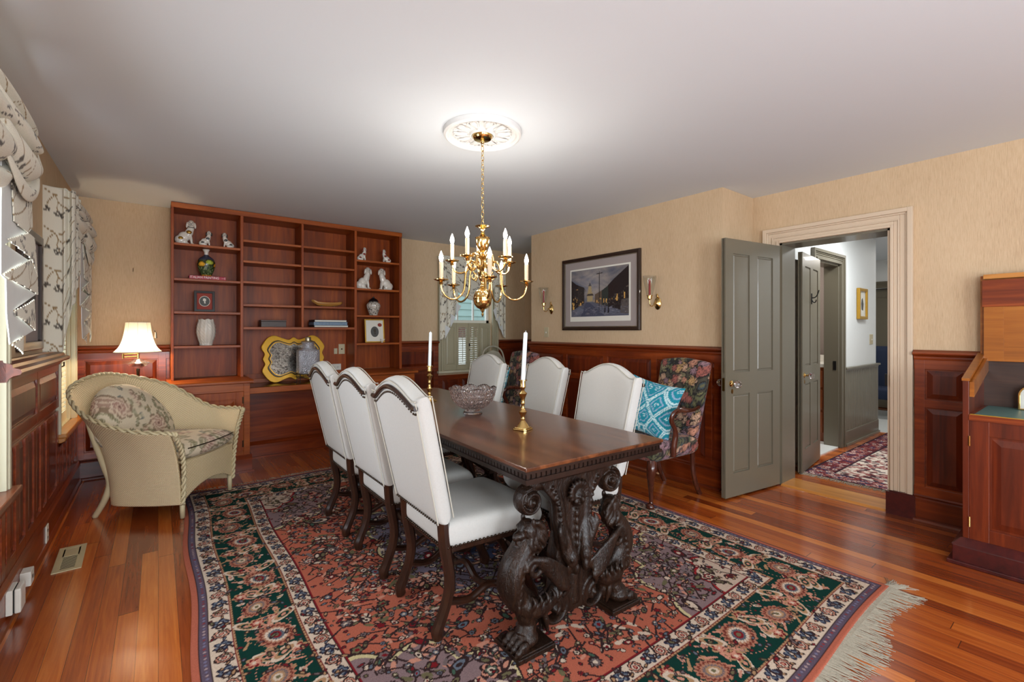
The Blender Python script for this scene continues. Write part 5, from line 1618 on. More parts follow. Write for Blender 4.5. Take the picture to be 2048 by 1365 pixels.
# ceiling medallion
md = MB()
md.lathe([(0, H - .022), (.060, H - .022), (.066, H - .030), (.074, H - .030), (.078, H - .016), (.10, H - .012), (.175, H - .012), (.185, H - .020), (.195, H - .020), (.200, H - .030), (.214, H - .034), (.226, H - .026), (.229, H - .008), (.229, H - .0), (0, H)], (0, 0, 0), 72)
mo = thing('ceiling_medallion', 'round white plaster ceiling medallion with acanthus relief above the chandelier', 'ceiling medallion', (CX - .003, CY - .003, 0))
build('disc', md, M['plaster'], mo, smooth=True)
a = MB()
for i in range(10):
    an = 2 * PI * i / 10
    Rz = Matrix.Rotation(an, 4, 'Z')
    b = MB(Rz)
    b.ell((.125, 0, H - .014), (.046, .026, .010), 12)
    for s in (-1, 1):
        b.sweep(catmull([(.085, s * .006, H - .016), (.12, s * .018, H - .020), (.155, s * .030, H - .018), (.168, s * .018, H - .016), (.150, s * .012, H - .014)], 4), [.004, .005, .002], 6)
    b.sweep([(.085, 0, H - .022), (.170, 0, H - .018)], .0035, 6)
    b2 = MB(Matrix.Rotation(an + PI / 10, 4, 'Z')).ell((.160, 0, H - .013), (.016, .014, .008), 10)
    for q in (b, b2):
        n0 = len(a.v); a.v += q.v; a.f += [tuple(x + n0 for x in f) for f in q.f]
o = build('acanthus_relief', a, M['plaster'], mo, smooth='all'); o['kind'] = 'stuff'
# ---------------------------------------------------------------- oriental rug
RX0, RX1, RY0, RY1 = .125, 2.93, .672, 4.45
W_, H_ = RX1 - RX0, RY1 - RY0
rc = Canvas(W_, H_, .0038, (196, 108, 84))
rr = random.Random(12)
CR, NV, GR, SA, BK, RD, TN, GY, BL, PK = (212, 196, 176), (44, 46, 66), (14, 56, 48), (182, 104, 82), (56, 40, 40), (124, 30, 38), (176, 140, 104), (118, 106, 106), (104, 116, 130), (204, 146, 124)
OL = (110, 106, 78)
def inset(d, c): rc.rect(d, d, W_ - d, H_ - d, c)
inset(0, SA); rc.rect(0, 0, .012, H_, SA)
bands = [(.030, BK), (.034, (96, 84, 100)), (.062, BK), (.066, CR), (.146, RD), (.150, TN), (.156, BK), (.159, GR), (.385, BK), (.388, TN), (.396, RD), (.400, CR), (.474, BK), (.478, RD), (.484, SA)]
for d, c in bands: inset(d, c)
D0 = .484
# field ornament
def scallop(cx_, cy_, a_, b_, n, amp, c, edge, edge_w):
    X, Y = np.meshgrid((np.arange(rc.nx) + .5) * rc.res - cx_, (np.arange(rc.ny) + .5) * rc.res - cy_)
    th = np.arctan2(Y / b_, X / a_); q = np.hypot(X / a_, Y / b_) / (1 + amp * np.abs(np.cos(n * th / 2)))
    ins = (np.abs(X + cx_ - W_ / 2) < W_ / 2 - D0) & (np.abs(Y + cy_ - H_ / 2) < H_ / 2 - D0)
    rc.a[(q < 1 + edge_w * 1.6) & ins] = lin(BK); rc.a[(q < 1 + edge_w) & ins] = lin(edge); rc.a[(q < 1) & ins] = lin(c)
for sx in (0, 1):
    for sy in (0, 1):
        scallop(D0 + sx * (W_ - 2 * D0), D0 + sy * (H_ - 2 * D0), .46, .56, 12, .16, (138, 118, 120), (206, 196, 150), .035)
        scallop(D0 + sx * (W_ - 2 * D0), D0 + sy * (H_ - 2 * D0), .20, .25, 10, .14, (196, 178, 160), (150, 40, 44), .06)
scallop(W_ / 2, H_ / 2, .44, .70, 16, .14, (120, 112, 128), (206, 196, 150), .03)
scallop(W_ / 2, H_ / 2, .24, .40, 12, .14, (58, 66, 92), (196, 150, 120), .05)
P = []
for _ in range(9000):
    x, y = rr.uniform(D0 + .04, W_ - D0 - .04), rr.uniform(D0 + .04, H_ - D0 - .04)
    r = rr.choice([.013, .016, .016, .022, .030, .046])
    if all((x - a_) ** 2 + (y - b_) ** 2 > ((r + c_) * 1.42) ** 2 for a_, b_, c_ in P): P.append((x, y, r))
for _ in range(420):
    x, y = rr.uniform(D0 + .08, W_ - D0 - .08), rr.uniform(D0 + .08, H_ - D0 - .08)
    rc.scroll(x, y, rr.uniform(.04, .08), rr.uniform(0, 6.3), rr.uniform(.8, 1.3), .0042, BK, [rr.choice([CR, OL, GY, PK])], rr.choice((-1, 1)))
for x, y, r in P:
    rc.line([(x, y), (x + rr.uniform(-.1, .1), y + rr.uniform(-.1, .1))], .0036, BK)
    k = rr.random()
    cs = [BK, rr.choice([CR, GY, PK, BL]), BK, rr.choice([RD, GY, (88, 104, 90), BL]), CR, rr.choice([RD, BK])] if r > .04 else [BK, rr.choice([CR, RD, OL, BL, GY]), rr.choice([CR, RD, BK])]
    n_ = rr.choice([5, 6, 8, 10])
    if k < .25: rc.flower(x, y, r, cs[:4], 2, asp=1.7, ang=rr.uniform(0, 3.1), dep=.15)
    else: rc.flower(x, y, r, cs, n_, ph=rr.random() * 3, asp=rr.choice([1, 1, 1.2]), ang=rr.random() * 3, dep=.26)
    for q in range(3 if r > .03 else 1):
        a_ = rr.uniform(0, 6.3); rc.flower(x + r * 1.35 * math.cos(a_), y + r * 1.35 * math.sin(a_), r * .42, [BK, rr.choice([OL, CR, (70, 100, 84), PK])], 2, asp=2.1, ang=a_ + .8, dep=.1)
def border(d, period):
    """positions on the centreline of a band at inset d: (x, y, angle, index)"""
    out = []
    for (x0, y0, x1, y1) in ((d, d, W_ - d, d), (W_ - d, d, W_ - d, H_ - d), (W_ - d, H_ - d, d, H_ - d), (d, H_ - d, d, d)):
        L = math.hypot(x1 - x0, y1 - y0); n = max(1, round(L / period)); an = math.atan2(y1 - y0, x1 - x0)
        for k in range(n): out.append((x0 + (x1 - x0) * (k + .5) / n, y0 + (y1 - y0) * (k + .5) / n, an, k))
    return out
# green border: undulating vine with palmettes
for (x, y, an, k) in border(.272, .018):
    t = (x * abs(math.cos(an)) + y * abs(math.sin(an)))
    for o_, cc in ((0, TN), (PI, PK)):
        w = .085 * math.sin(t * 2 * PI / .56 + o_)
        rc.flower(x - math.sin(an) * w, y + math.cos(an) * w, .0035, [cc], 2, dep=0)
for (x, y, an, k) in border(.272, .020):
    o_ = rr.uniform(-.098, .098)
    px_, py_ = x - math.sin(an) * o_, y + math.cos(an) * o_
    rc.flower(px_, py_, rr.uniform(.008, .015), [rr.choice([TN, PK, CR]), rr.choice([RD, GY, PK, OL])], rr.choice([2, 5, 6]), asp=rr.choice([1, 1.8]), ang=rr.random() * 3, dep=.3)
    rc.line([(px_, py_), (px_ + rr.uniform(-.05, .05), py_ + rr.uniform(-.04, .04))], .004, rr.choice([TN, PK]))
for (x, y, an, k) in border(.272, .275):
    o_ = .022 if k % 2 else -.022
    cx_, cy_ = x - math.sin(an) * o_, y + math.cos(an) * o_
    rc.flower(cx_, cy_, .070 if k % 2 else .058, [(176, 120, 98), (118, 58, 48), (176, 126, 102), CR if k % 2 else GY, (90, 100, 110) if k % 2 else TN, RD if k % 2 else CR, OL], 18, asp=1.3, ang=an + (.35 if k % 2 else -.35), dep=.13)
    for s in (-1, 1):
        ex, ey = cx_ + math.cos(an) * s * .135, cy_ + math.sin(an) * s * .135
        rc.flower(ex - math.sin(an) * .055 * s, ey + math.cos(an) * .055 * s, .034, [TN, RD, PK, CR], 6, dep=.3)
        rc.flower(ex + math.sin(an) * .05 * s, ey - math.cos(an) * .05 * s, .030, [CR, TN, GR, PK], 2, asp=2.0, ang=an + s * .9, dep=.2)
        rc.scroll(ex, ey, .05, an, .9, .004, PK, None, s)
# cream guard bands
for dc, hw, per in ((.108, .040, .086), (.437, .037, .078)):
    for (x, y, an, k) in border(dc, per / 3):
        w = hw * .55 * math.sin(k * 2.1)
        rc.flower(x - math.sin(an) * w, y + math.cos(an) * w, .008, [BK, rr.choice([PK, BL, TN])], 2, asp=1.9, ang=an + k, dep=.1)
    for (x, y, an, k) in border(dc, per):
        if k % 2: rc.flower(x, y, hw * .86, [BK, PK, BK, CR, RD, PK], 8, asp=.9, ang=an, dep=.16)
        else:
            rc.flower(x, y, hw * .80, [NV, BL, NV, CR], 5, dep=.34)
            rc.scroll(x + math.cos(an) * .03, y + math.sin(an) * .03, hw * .8, an + 1.5, .8, .0042, BK, None, 1)
for (x, y, an, k) in border(.048, .022): rc.flower(x, y, .006, [rr.choice([(170, 150, 150), (140, 60, 64), (120, 120, 150)])], 4)
for d_, c_ in ((.153, (90, 20, 26)), (.392, (90, 20, 26))):
    for (x, y, an, k) in border(d_, .02): rc.flower(x, y, .003, [c_], 2, dep=0)
for _ in range(2600):      # filler sprigs over the whole rug
    x, y = rr.uniform(.07, W_ - .07), rr.uniform(.07, H_ - .07)
    rc.flower(x, y, rr.uniform(.006, .012), [BK, rr.choice([GY, OL, RD, TN, BL])], rr.choice([2, 2, 5]), asp=rr.choice([1, 2]), ang=rr.random() * 3, dep=.2)
rc.a = rc.a * np.array([.80, .74, .72])
nx_, ny_ = rc.nx // 1, rc.ny // 1
U, V = np.meshgrid((np.arange(nx_) + .5) / nx_, (np.arange(ny_) + .5) / ny_)
PX, PY = RX0 + U * W_, RY0 + V * H_
wx = np.where(U < .5, (1 - U * 2), 0) * (-.02 + .014 * (PY - 2.0) + .010 * np.sin(PY * 5.2)) + np.where(U > .5, (U * 2 - 1), 0) * .006 * np.sin(PY * 4)
wy = np.where(V < .25, (1 - V * 4), 0) * (-.012 * np.sin(PX * 4.0 + .6)) + np.where(V > .8, (V * 5 - 4), 0) * .012 * np.sin(PX * 7)
edge = np.minimum(np.minimum(U * W_, (1 - U) * W_), np.minimum(V * H_, (1 - V) * H_))
Z_ = .0095 * np.clip(edge / .008, 0, 1) ** .5 + .0008
rg = thing('oriental_rug', 'large fringed oriental rug, salmon field and green border, under the dining table', 'rug', (0, 0, 0))
gridmesh('pile', np.stack([PX + wx, PY + wy, Z_], -1), M['rug'], rg, rc.a)
fr = MB()
def strand(x, y, dx, dy, L, r=.0024):
    b = len(fr.v); n = 5
    px_, py_ = -dy * r, dx * r
    wob = rr.uniform(-.25, .25)
    for k in range(n):
        t = k / (n - 1); s = L * t; o = wob * L * t * t + rr.uniform(-.002, .002)
        cx_, cy_, z = x + dx * s + dy * o, y + dy * s - dx * o, .003 * (1 - t) + .0012 + .0015 * rr.random()
        q = 1 - .6 * t
        fr.v += [(cx_ - px_ * q, cy_ - py_ * q, z - .001), (cx_, cy_, z + .0030 * q), (cx_ + px_ * q, cy_ + py_ * q, z - .001)]
    for k in range(n - 1):
        for j in (0, 1, 2):
            l = (j + 1) % 3
            fr.f.append((b + k * 3 + j, b + k * 3 + l, b + k * 3 + 3 + l, b + k * 3 + 3 + j))
x = RX0
while x < RX1:
    yy = RY0 - .012 * math.sin(x * 4.0 + .6) - .0
    strand(x, yy + .006, rr.uniform(-.10, .16), -1, .115 + .03 * math.sin(x * 9) + rr.uniform(-.03, .02), .0020); x += .0044
for k in range(60): strand(RX1 - .03 + rr.random() * .03, RY0 + rr.random() * .03, 1, rr.uniform(-.9, .1), rr.uniform(.05, .11))
x = RX0
while x < RX1:
    strand(x, RY1 + .012 * math.sin(x * 7) - .005, rr.uniform(-.3, .3), 1, rr.uniform(.045, .08), .003); x += .006
o = build('fringe', fr, M['fringe'], rg, recalc=False); o['kind'] = 'stuff'
build('knotted_edge', MB().box(RX0 + .005, RY0 - .004, .001, RX1 - .005, RY0 + .010, .007), M['fringe'], rg)

# hallway rug
hc = Canvas(3.6, 1.25, .008, (206, 192, 178))
for _ in range(2600):
    x, y = rr.uniform(.2, 3.4), rr.uniform(.2, 1.05)
    hc.flower(x, y, rr.uniform(.012, .026), [rr.choice([(70, 48, 52), (120, 60, 60), (90, 76, 80), (206, 192, 178), (160, 110, 104)])], rr.choice([2, 5]), asp=rr.choice([1, 2]), ang=rr.random() * 3)
for (a_, b_) in ((0, .02), (.02, .19), (.19, .205)):
    cc = (96, 44, 48) if b_ == .19 else (50, 36, 44)
    hc.rect(0, 1.25 - b_, 3.6, 1.25 - a_, cc); hc.rect(0, a_, 3.6, b_, cc); hc.rect(a_, a_, b_, 1.25 - a_, cc); hc.rect(3.6 - b_, a_, 3.6 - a_, 1.25 - a_, cc)
for _ in range(520):
    q = rr.uniform(0, 3.6); c_ = rr.choice([(206, 180, 170), (150, 70, 66), (60, 60, 90), (180, 130, 120)])
    hc.flower(q, 1.25 - rr.uniform(.03, .18), .018, [c_, (70, 30, 40)], 5); hc.flower(rr.uniform(.03, .18), rr.uniform(.03, 1.2), .018, [c_, (70, 30, 40)], 5)
U, V = np.meshgrid((np.arange(hc.nx) + .5) / hc.nx, (np.arange(hc.ny) + .5) / hc.ny)
hr = thing('hall_rug', 'red and ivory patterned runner rug on the hallway floor', 'rug', (0, 0, 0))
gridmesh('pile', np.stack([4.66 + U * 3.6, .47 + V * 1.25, np.full(U.shape, .008)], -1), M['rug'], hr, hc.a)
fr = MB()
y = .47
while y < 1.72:
    strand(4.665, y, -1, rr.uniform(-.2, .2), rr.uniform(.05, .07), .003); y += .007
o = build('fringe', fr, M['fringe'], hr, recalc=False); o['kind'] = 'stuff'

# ---------------------------------------------------------------- printed fabrics
fl = Canvas(.62, .62, .002, (224, 208, 180))
for _ in range(46):
    x, y = rr.random() * .62, rr.random() * .62
    fl.scroll(x, y, rr.uniform(.03, .07), rr.random() * 6, .6, .003, (158, 140, 104), [(146, 136, 104), (176, 168, 136)])
for _ in range(54):
    x, y = rr.random() * .62, rr.random() * .62
    fl.flower(x, y, rr.uniform(.012, .026), [rr.choice([(140, 130, 100), (160, 148, 118), (132, 132, 122)]), (182, 174, 146)], 2, asp=2, ang=rr.random() * 3)
for (x, y, r) in ((.12, .14, .062), (.36, .10, .05), (.52, .30, .064), (.24, .34, .055), (.08, .44, .05), (.40, .50, .060), (.22, .56, .04), (.56, .56, .045)):
    fl.flower(x, y, r * 1.25, [(156, 132, 108), (222, 198, 172), (184, 152, 132), (228, 206, 182), (186, 148, 132), (214, 184, 162), (146, 108, 96)], 7, ph=x * 20, dep=.22)
tp = Canvas(.55, .75, .0022, (72, 66, 54))
for _ in range(230):
    x, y = rr.random() * .55, rr.random() * .75
    tp.flower(x, y, rr.uniform(.012, .024), [(34, 30, 28), rr.choice([(110, 108, 72), (86, 88, 62), (140, 128, 90), (60, 70, 74)]), (96, 92, 64)], 2, asp=2.1, ang=rr.random() * 3)
for _ in range(110):
    x, y = rr.random() * .55, rr.random() * .75
    c1 = rr.choice([(172, 120, 98), (176, 138, 92), (134, 104, 110), (150, 88, 78), (184, 148, 122), (120, 112, 84)])
    c2 = tuple(int(q * .72) for q in c1)
    tp.flower(x, y, rr.uniform(.026, .046), [(40, 32, 30), c1, c2, c1, tuple(min(255, int(q * 1.15)) for q in c1), c2], rr.choice([5, 6, 7]), ph=x * 30, dep=.25)
ik = Canvas(.42, .42, .0016, (20, 128, 146))
LT, LL = (186, 212, 214), (140, 164, 190)
for i in range(-1, 5):
    for j in range(-1, 5):
        cx_, cy_ = (i + .5 * (j % 2)) * .14, j * .105
        for r_, wd in ((1.0, .0042), (.58, .0030)):
            pts = [(cx_ + .062 * r_ * a_, cy_ + .098 * r_ * b_) for a_, b_ in ((0, 1), (1, 0), (0, -1), (-1, 0), (0, 1))]
            q = []
            for (xa, ya), (xb, yb) in zip(pts[:-1], pts[1:]):
                for k in range(16):
                    t = k / 16; q.append((xa + (xb - xa) * t + (.0022 if k % 2 else -.0022), ya + (yb - ya) * t))
            ik.line(q, wd, LT if r_ == 1 else LL)
        ik.flower(cx_, cy_, .013, [LT, (20, 128, 146), LL], 6, dep=.4)

# ---------------------------------------------------------------- wicker armchair
wc = thing('wicker_armchair', 'cream wicker armchair with floral cushions beside the left window', 'armchair', (.28, 4.133, .004), math.atan2(-.607, .794) - PI / 2)
# local x lateral (left of the sitter negative = far side), y forward
NC = [(-.450, .00, .640), (-.445, -.26, .665), (-.37, -.54, .845), (-.18, -.78, .945), (0, -.825, .958), (.26, -.765, .885), (.40, -.55, .745), (.435, -.24, .640), (.430, .06, .618)]
BC = [(-.285, .03, .10), (-.285, -.20, .09), (-.262, -.42, .09), (-.15, -.52, .09), (0, -.545, .09), (.15, -.52, .09), (.268, -.44, .09), (.285, -.20, .09), (.285, .03, .10)]
NCs, BCs = catmull(NC, 14), catmull(BC, 14)
NU = len(NCs); NVv = 60
P = np.zeros((NVv, NU, 3)); C_ = np.zeros((NVv, NU, 3))
for i in range(NU):
    for j in range(NVv):
        t = j / (NVv - 1); h = .18 * t + .82 * t ** 2.6
        b, n_ = BCs[i], NCs[i]
        P[j, i] = (b.x + (n_.x - b.x) * h, b.y + (n_.y - b.y) * h, b.z + (n_.z - b.z) * t)
        C_[j, i] = (i / (NU - 1), t * .95, 0)
shell = gridmesh('woven_shell', P, M['wicker'], wc, C_, thick=.014)
a = MB()
def braid(pts, r, amp, mb):
    m = len(pts)
    for s in (0, PI):
        q = []
        for i in range(m):
            t = (pts[min(i + 1, m - 1)] - pts[max(i - 1, 0)]).normalized()
            u_ = t.cross(Vector((0, 0, 1))); u_ = u_.normalized() if u_.length > .1 else Vector((1, 0, 0)); v_ = t.cross(u_)
            an = i * .95 + s
            q.append(pts[i] + u_ * amp * math.cos(an) + v_ * amp * math.sin(an))
        mb.sweep(q, r, 7)
rim = catmull([(-.285, .035, .10), (-.287, .045, .30), (-.33, .045, .48), (-.42, .03, .60)] + NC + [(.40, .07, .585), (.32, .055, .46), (.287, .045, .30), (.285, .035, .10)], 16)
braid(rim, .0085, .009, a)
build('braided_rim', a, M['wicker_leg'], wc, smooth='all')
NUa, NVa = 50, 30
P = np.zeros((NVa, NUa, 3)); C_ = np.zeros((NVa, NUa, 3))
for i in range(NUa):
    for j in range(NVa):
        u, v = i / (NUa - 1), j / (NVa - 1); x = -.285 + .57 * u
        zb = .10 + .10 * (1 - (2 * u - 1) ** 2) ** .8
        P[j, i] = (x, .035 + .012 * math.sin(PI * u), zb + (.385 - zb) * v); C_[j, i] = (u * .28, (zb + (.385 - zb) * v) * .95, 0)
gridmesh('front_apron', P, M['wicker'], wc, C_, thick=.012)
U, V = np.meshgrid(np.linspace(0, 1, 12), np.linspace(0, 1, 12))
gridmesh('seat_deck', np.stack([-.28 + .56 * U, -.45 + .48 * V, np.full(U.shape, .375)], -1), M['wicker'], wc, np.stack([U * .3, V * .4, U * 0], -1), thick=.01)
for s in (-1, 1):
    build('leg', MB().sweep([(s * .268, .02, .13), (s * .268, .022, .0 if s > 0 else .0105)], [.017, .015], 12), M['wicker_leg'], wc, smooth='all')
    build('leg', MB().sweep(catmull([(s * .375, -.545, .73), (s * .33, -.535, .56), (s * .272, -.515, .36), (s * .245, -.500, .24), (s * .250, -.530, .12), (s * .250, -.600, .0)], 7), [.014, .018, .021, .021, .018], 12), M['wicker_leg'], wc, smooth='all')
def rnd(u, v): return 1
def seat_out(u, v):
    wv = .55 - .10 * (1 - v) ** 2
    return (wv * (u - .5), -.44 + v * (.52 - .03 * (2 * u - 1) ** 2) + .02 * (1 - v) * (1 - (2 * u - 1) ** 2) * -1)
Mf = Matrix(((1, 0, 0, 0), (0, 0, 1, 0), (0, 1, 0, .452), (0, 0, 0, 1)))
sc_ = cushion('seat_cushion', seat_out, .125, M['floral'], wc, n=(80, 80), p=6, q=.36, canvas=fl, tile=(.95, .95), M=Mf, dome=.018)
pts = []
build('seat_piping', MB().sweep([(x, y, .448 + .030) for x, y in [seat_out(u, 1.0) for u in [.03 + .94 * k / 20 for k in range(21)]]], .004, 6), M['bronze'], sc_)
def back_out(u, v):
    x = .66 * (u - .5)
    z = v * (.47 - .14 * abs(2 * u - 1) ** 2.6)
    return (x * (.86 + .14 * math.sin(PI * min(1, v + .15)) - .12 * v ** 4), z)
Mb_ = Matrix.Translation((.02, -.440, .475)) @ Matrix.Rotation(R(29), 4, 'X')
bcs = cushion('back_cushion', back_out, .115, M['floral'], wc, n=(90, 90), p=5, q=.42, canvas=fl, tile=(.98, .85), M=Mb_, dome=.03)

# ---------------------------------------------------------------- floor lamp with swing arm
lp = thing('floor_lamp', 'lit brass swing-arm floor lamp with white bell shade and glass tray', 'lamp', (-.135, 5.06, 0))
build('base', MB().lathe([(0, 0), (.13, 0), (.13, .012), (.11, .022), (.03, .035), (.018, .05), (0, .05)], (0, 0, 0), 32), M['bronze'], lp, smooth=True)
build('pole', MB().lathe([(0, .04), (.011, .04), (.011, .95), (.014, .96), (.011, .975), (0, .98)], (0, 0, 0), 16), M['bronze'], lp, smooth=True)
build('glass_tray', MB().lathe([(0, .982), (.03, .984), (.06, 1.0), (.082, 1.022), (.076, 1.026), (.05, 1.035), (.03, 1.052), (.014, 1.062), (0, 1.064)], (0, 0, 0), 28), M['tray'], lp, smooth=True)
build('swing_arm', MB().cyl((0, 0, 1.05), .009, .05, 12).sweep([(0, 0, 1.078), (-.095, -.06, 1.078)], .005).sweep([(-.095, -.06, 1.066), (-.095, -.06, 1.108)], .008).sweep([(-.095, -.06, 1.102), (0, 0, 1.102)], .005).sweep([(0, 0, 1.095), (0, 0, 1.17)], .009), M['brass'], lp, smooth=True)
sp_ = catmull([(.162, 0, 1.118), (.128, 0, 1.160), (.105, 0, 1.22), (.092, 0, 1.29), (.083, 0, 1.37)], 6)
n = 12
def facet(r, z, a_, k): return r * (1 - .030 * (1 - abs(math.cos(a_ * 4))))
P = np.array([[(facet(p.x, 0, 2 * PI * i / 96, 0) * math.cos(2 * PI * i / 96), facet(p.x, 0, 2 * PI * i / 96, 0) * math.sin(2 * PI * i / 96), p.z) for i in range(96)] for p in sp_])
sh = gridmesh('lamp_shade', P, M['shade'], lp, closed_u=True)
a = MB()
for rr_, z in ((.162, 1.118), (.083, 1.37)):
    a.sweep([(facet(rr_, 0, 2 * PI * i / 48, 0) * math.cos(2 * PI * i / 48), facet(rr_, 0, 2 * PI * i / 48, 0) * math.sin(2 * PI * i / 48), z) for i in range(48)], .0022, 6, closed=True)
for k in range(8):
    an = k * PI / 4; a.sweep([(p.x * math.cos(an) * 1.003, p.x * math.sin(an) * 1.003, p.z) for p in sp_], .0012, 5)
build('shade_trim', a, M['piping'], sh)
build('tassel', MB().sweep([(.088, -.02, 1.36), (.108, -.03, 1.30)], .0012, 5).ell((.110, -.03, 1.295), (.007, .007, .010), 8).lathe([(.0, 0), (.012, -.0), (.007, .05), (0, .055)], (.118, -.032, 1.235), 10), M['silver'], lp)
build('lit_bulb', MB().ell((0, 0, 1.19), (.022, .022, .030), 12), M['bulb'], lp, smooth='all')
bulb_light('floor_lamp_light', (-.135, 5.06, 1.155), 20, (1.0, .74, .45), .03)

# ---------------------------------------------------------------- tapestry armchairs
def tapestry_chair(loc, rz, label):
    t = thing('tapestry_armchair', label, 'armchair', loc, R(rz), 'tapestry armchairs along the picture wall')
    Mk = Matrix.Translation((0, -.225, .40)) @ Matrix.Rotation(R(12.5), 4, 'X')
    def bo_(u, v):
        wd = .44 + .055 * v
        top = .665 + .018 * math.cos((2 * u - 1) * PI * .5) ** 2 - .010 * abs(2 * u - 1) ** 8
        return (wd * (u - .5), v * top)
    cushion('backrest', bo_, .095, M['tapestry'], t, n=(90, 110), p=10, q=.34, canvas=tp, tile=(.9, .9), M=Mk, dome=.006)
    Ms = Matrix(((1, 0, 0, 0), (0, 0, 1, -.25), (0, 1, 0, .405), (0, 0, 0, 1)))
    cushion('seat', lambda u, v: ((.46 + .12 * v) * (u - .5), v * (.555 - .02 * (2 * u - 1) ** 2)), .140, M['tapestry'], t, n=(90, 90), p=12, q=.28, canvas=tp, tile=(1.0, .72), M=Ms, dome=.012)
    for s in (-1, 1):
        build('arm', MB().sweep(catmull([(s * .225, -.265, .70), (s * .262, -.16, .690), (s * .300, -.05, .700), (s * .318, .05, .712), (s * .322, .115, .690), (s * .312, .125, .640), (s * .302, .085, .580), (s * .292, .065, .520), (s * .285, .075, .44), (s * .280, .075, .365)], 6),
              [(.015, .013), (.015, .012), (.017, .012), (.020, .013), (.020, .014), (.018, .015), (.019, .018), (.022, .020), (.024, .022), (.022, .02)], 10), M['armwood'], t, smooth='all')
        build('leg', MB().sweep(catmull([(s * .248, .250, .345), (s * .262, .268, .300), (s * .262, .276, .24), (s * .248, .262, .13), (s * .250, .262, .055), (s * .254, .272, .028), (s * .256, .276, .024), (s * .256, .276, .014)], 6), [.034, .038, .030, .017, .014, .020, .033, .030], 12), M['armwood'], t, smooth='all')
        build('leg', MB().sweep(catmull([(s * .195, -.225, .36), (s * .190, -.235, .22), (s * .186, -.268, .10), (s * .184, -.318, 0)], 6), [(.019, .019)] * 4, 8, up=(1, 0, 0), sq=True), M['armwood'], t, smooth=True)
    return t
tapestry_chair((3.13, 2.225, .004), 80, 'floral tapestry armchair beside the open grey door')
tapestry_chair((2.93, 4.06, .004), 86, 'floral tapestry armchair in the far corner, mostly hidden by ivory chairs')
def pillow(loc, mtx, label):
    o = cushion('throw_pillow', lambda u, v: (.40 * (u - .5) * (1 + .10 * (2 * v - 1) ** 2), .40 * (v - .5) * (1 + .10 * (2 * u - 1) ** 2)), .15, M['ikat'], None, n=(110, 110), p=2.2, q=.62, canvas=ik, tile=(.999, .999))
    o.matrix_world = Matrix.Translation(loc) @ mtx
    return tag(o, label, 'pillow', 'teal throw pillows on the tapestry armchairs')
pillow((3.06, 2.20, .695), Matrix.Rotation(R(103), 4, 'Z') @ Matrix.Rotation(R(19), 4, 'X') @ Matrix.Rotation(R(-11), 4, 'Y'), 'teal ikat pillow with white diamonds leaning in the armchair beside the door')
pillow((2.90, 4.10, .700), Matrix.Rotation(R(92), 4, 'Z') @ Matrix.Rotation(R(16), 4, 'X'), 'teal ikat pillow in the far armchair, seen between two ivory chairs')

# folding chair leaning in the corner of the nook
fo = thing('folding_chair', 'beige metal folding chair with rounded back leaning in the far corner', 'chair', (3.70, 5.14, 0))
Mx = Matrix.Rotation(R(-6), 4, 'X')
arch = catmull([(-.20, 0, .02), (-.20, 0, .55), (-.195, 0, .85), (-.14, 0, 1.03), (0, 0, 1.085), (.14, 0, 1.03), (.195, 0, .85), (.20, 0, .55), (.20, 0, .02)], 6)
build('frame', MB(Mx).sweep(arch, .011, 8), M['beige_metal'], fo, smooth='all')
build('backrest', MB(Mx).prism([(-.18, .70), (.18, .70), (.175, .90), (.10, 1.00), (0, 1.03), (-.10, 1.00), (-.175, .90)], -.006, .006), M['beige_metal'], fo)
build('seat', MB(Mx).prism([(-.18, .22), (.18, .22), (.18, .60), (-.18, .60)], -.035, -.015), M['beige_metal'], fo, bevel=.006)
build('rear_legs', MB(Mx).sweep([(-.17, .03, .02), (-.17, .02, .60), (.17, .02, .60), (.17, .03, .02)], .010, 8).sweep([(-.17, .03, .15), (.17, .03, .15)], .006, 8), M['beige_metal'], fo, smooth='all')

# ---------------------------------------------------------------- wall picture
pc = Canvas(.80, .52, .0032, (96, 104, 124))
X, Y = np.meshgrid(np.linspace(0, 1, pc.nx), np.linspace(0, 1, pc.ny))
def npn(x, y, s, k): return np.sin(x * s + 3 * np.sin(y * s * .7 + k)) * np.sin(y * s * 1.3 + 2 * np.sin(x * s * .6 - k))
n1 = npn(X, Y, 9, 1) * .5 + npn(X, Y, 23, 2) * .3
sky = np.clip(.5 + n1 * .5, 0, 1)[..., None]
pc.a = lin((88, 96, 116)) * (1 - sky) + lin((168, 156, 146)) * sky
pc.a = pc.a * (.75 + .5 * np.exp(-((X - .35) ** 2 + (Y - .72) ** 2) * 9))[..., None]
def q4(pts, c): pc.poly([(x * .80, y * .52) for x, y in pts], c)
q4([(0, 0), (1, 0), (1, .20), (.40, .30), (.30, .30), (0, .18)], (96, 98, 112))
q4([(.27, .30), (.34, .30), (.62, 0), (.18, 0)], (74, 78, 96))
q4([(0, .12), (.14, .22), (.14, .68), (.10, .70), (0, .80)], (46, 40, 40)); q4([(.13, .22), (.25, .28), (.25, .62), (.13, .68)], (58, 52, 50))
q4([(1, .06), (.66, .20), (.66, .62), (.76, .74), (1, .98)], (46, 38, 38)); q4([(.67, .2), (.55, .24), (.55, .52), (.67, .62)], (56, 62, 58)); q4([(.56, .24), (.44, .28), (.44, .46), (.56, .53)], (104, 88, 74))
q4([(.30, .32), (.40, .32), (.40, .50), (.385, .50), (.375, .64), (.365, .64), (.35, .76), (.345, .64), (.325, .64), (.315, .50), (.30, .50)], (176, 156, 116)); q4([(.29, .44), (.42, .44), (.40, .48), (.31, .48)], (80, 72, 68)); q4([(.32, .64), (.38, .64), (.35, .72)], (92, 90, 92))
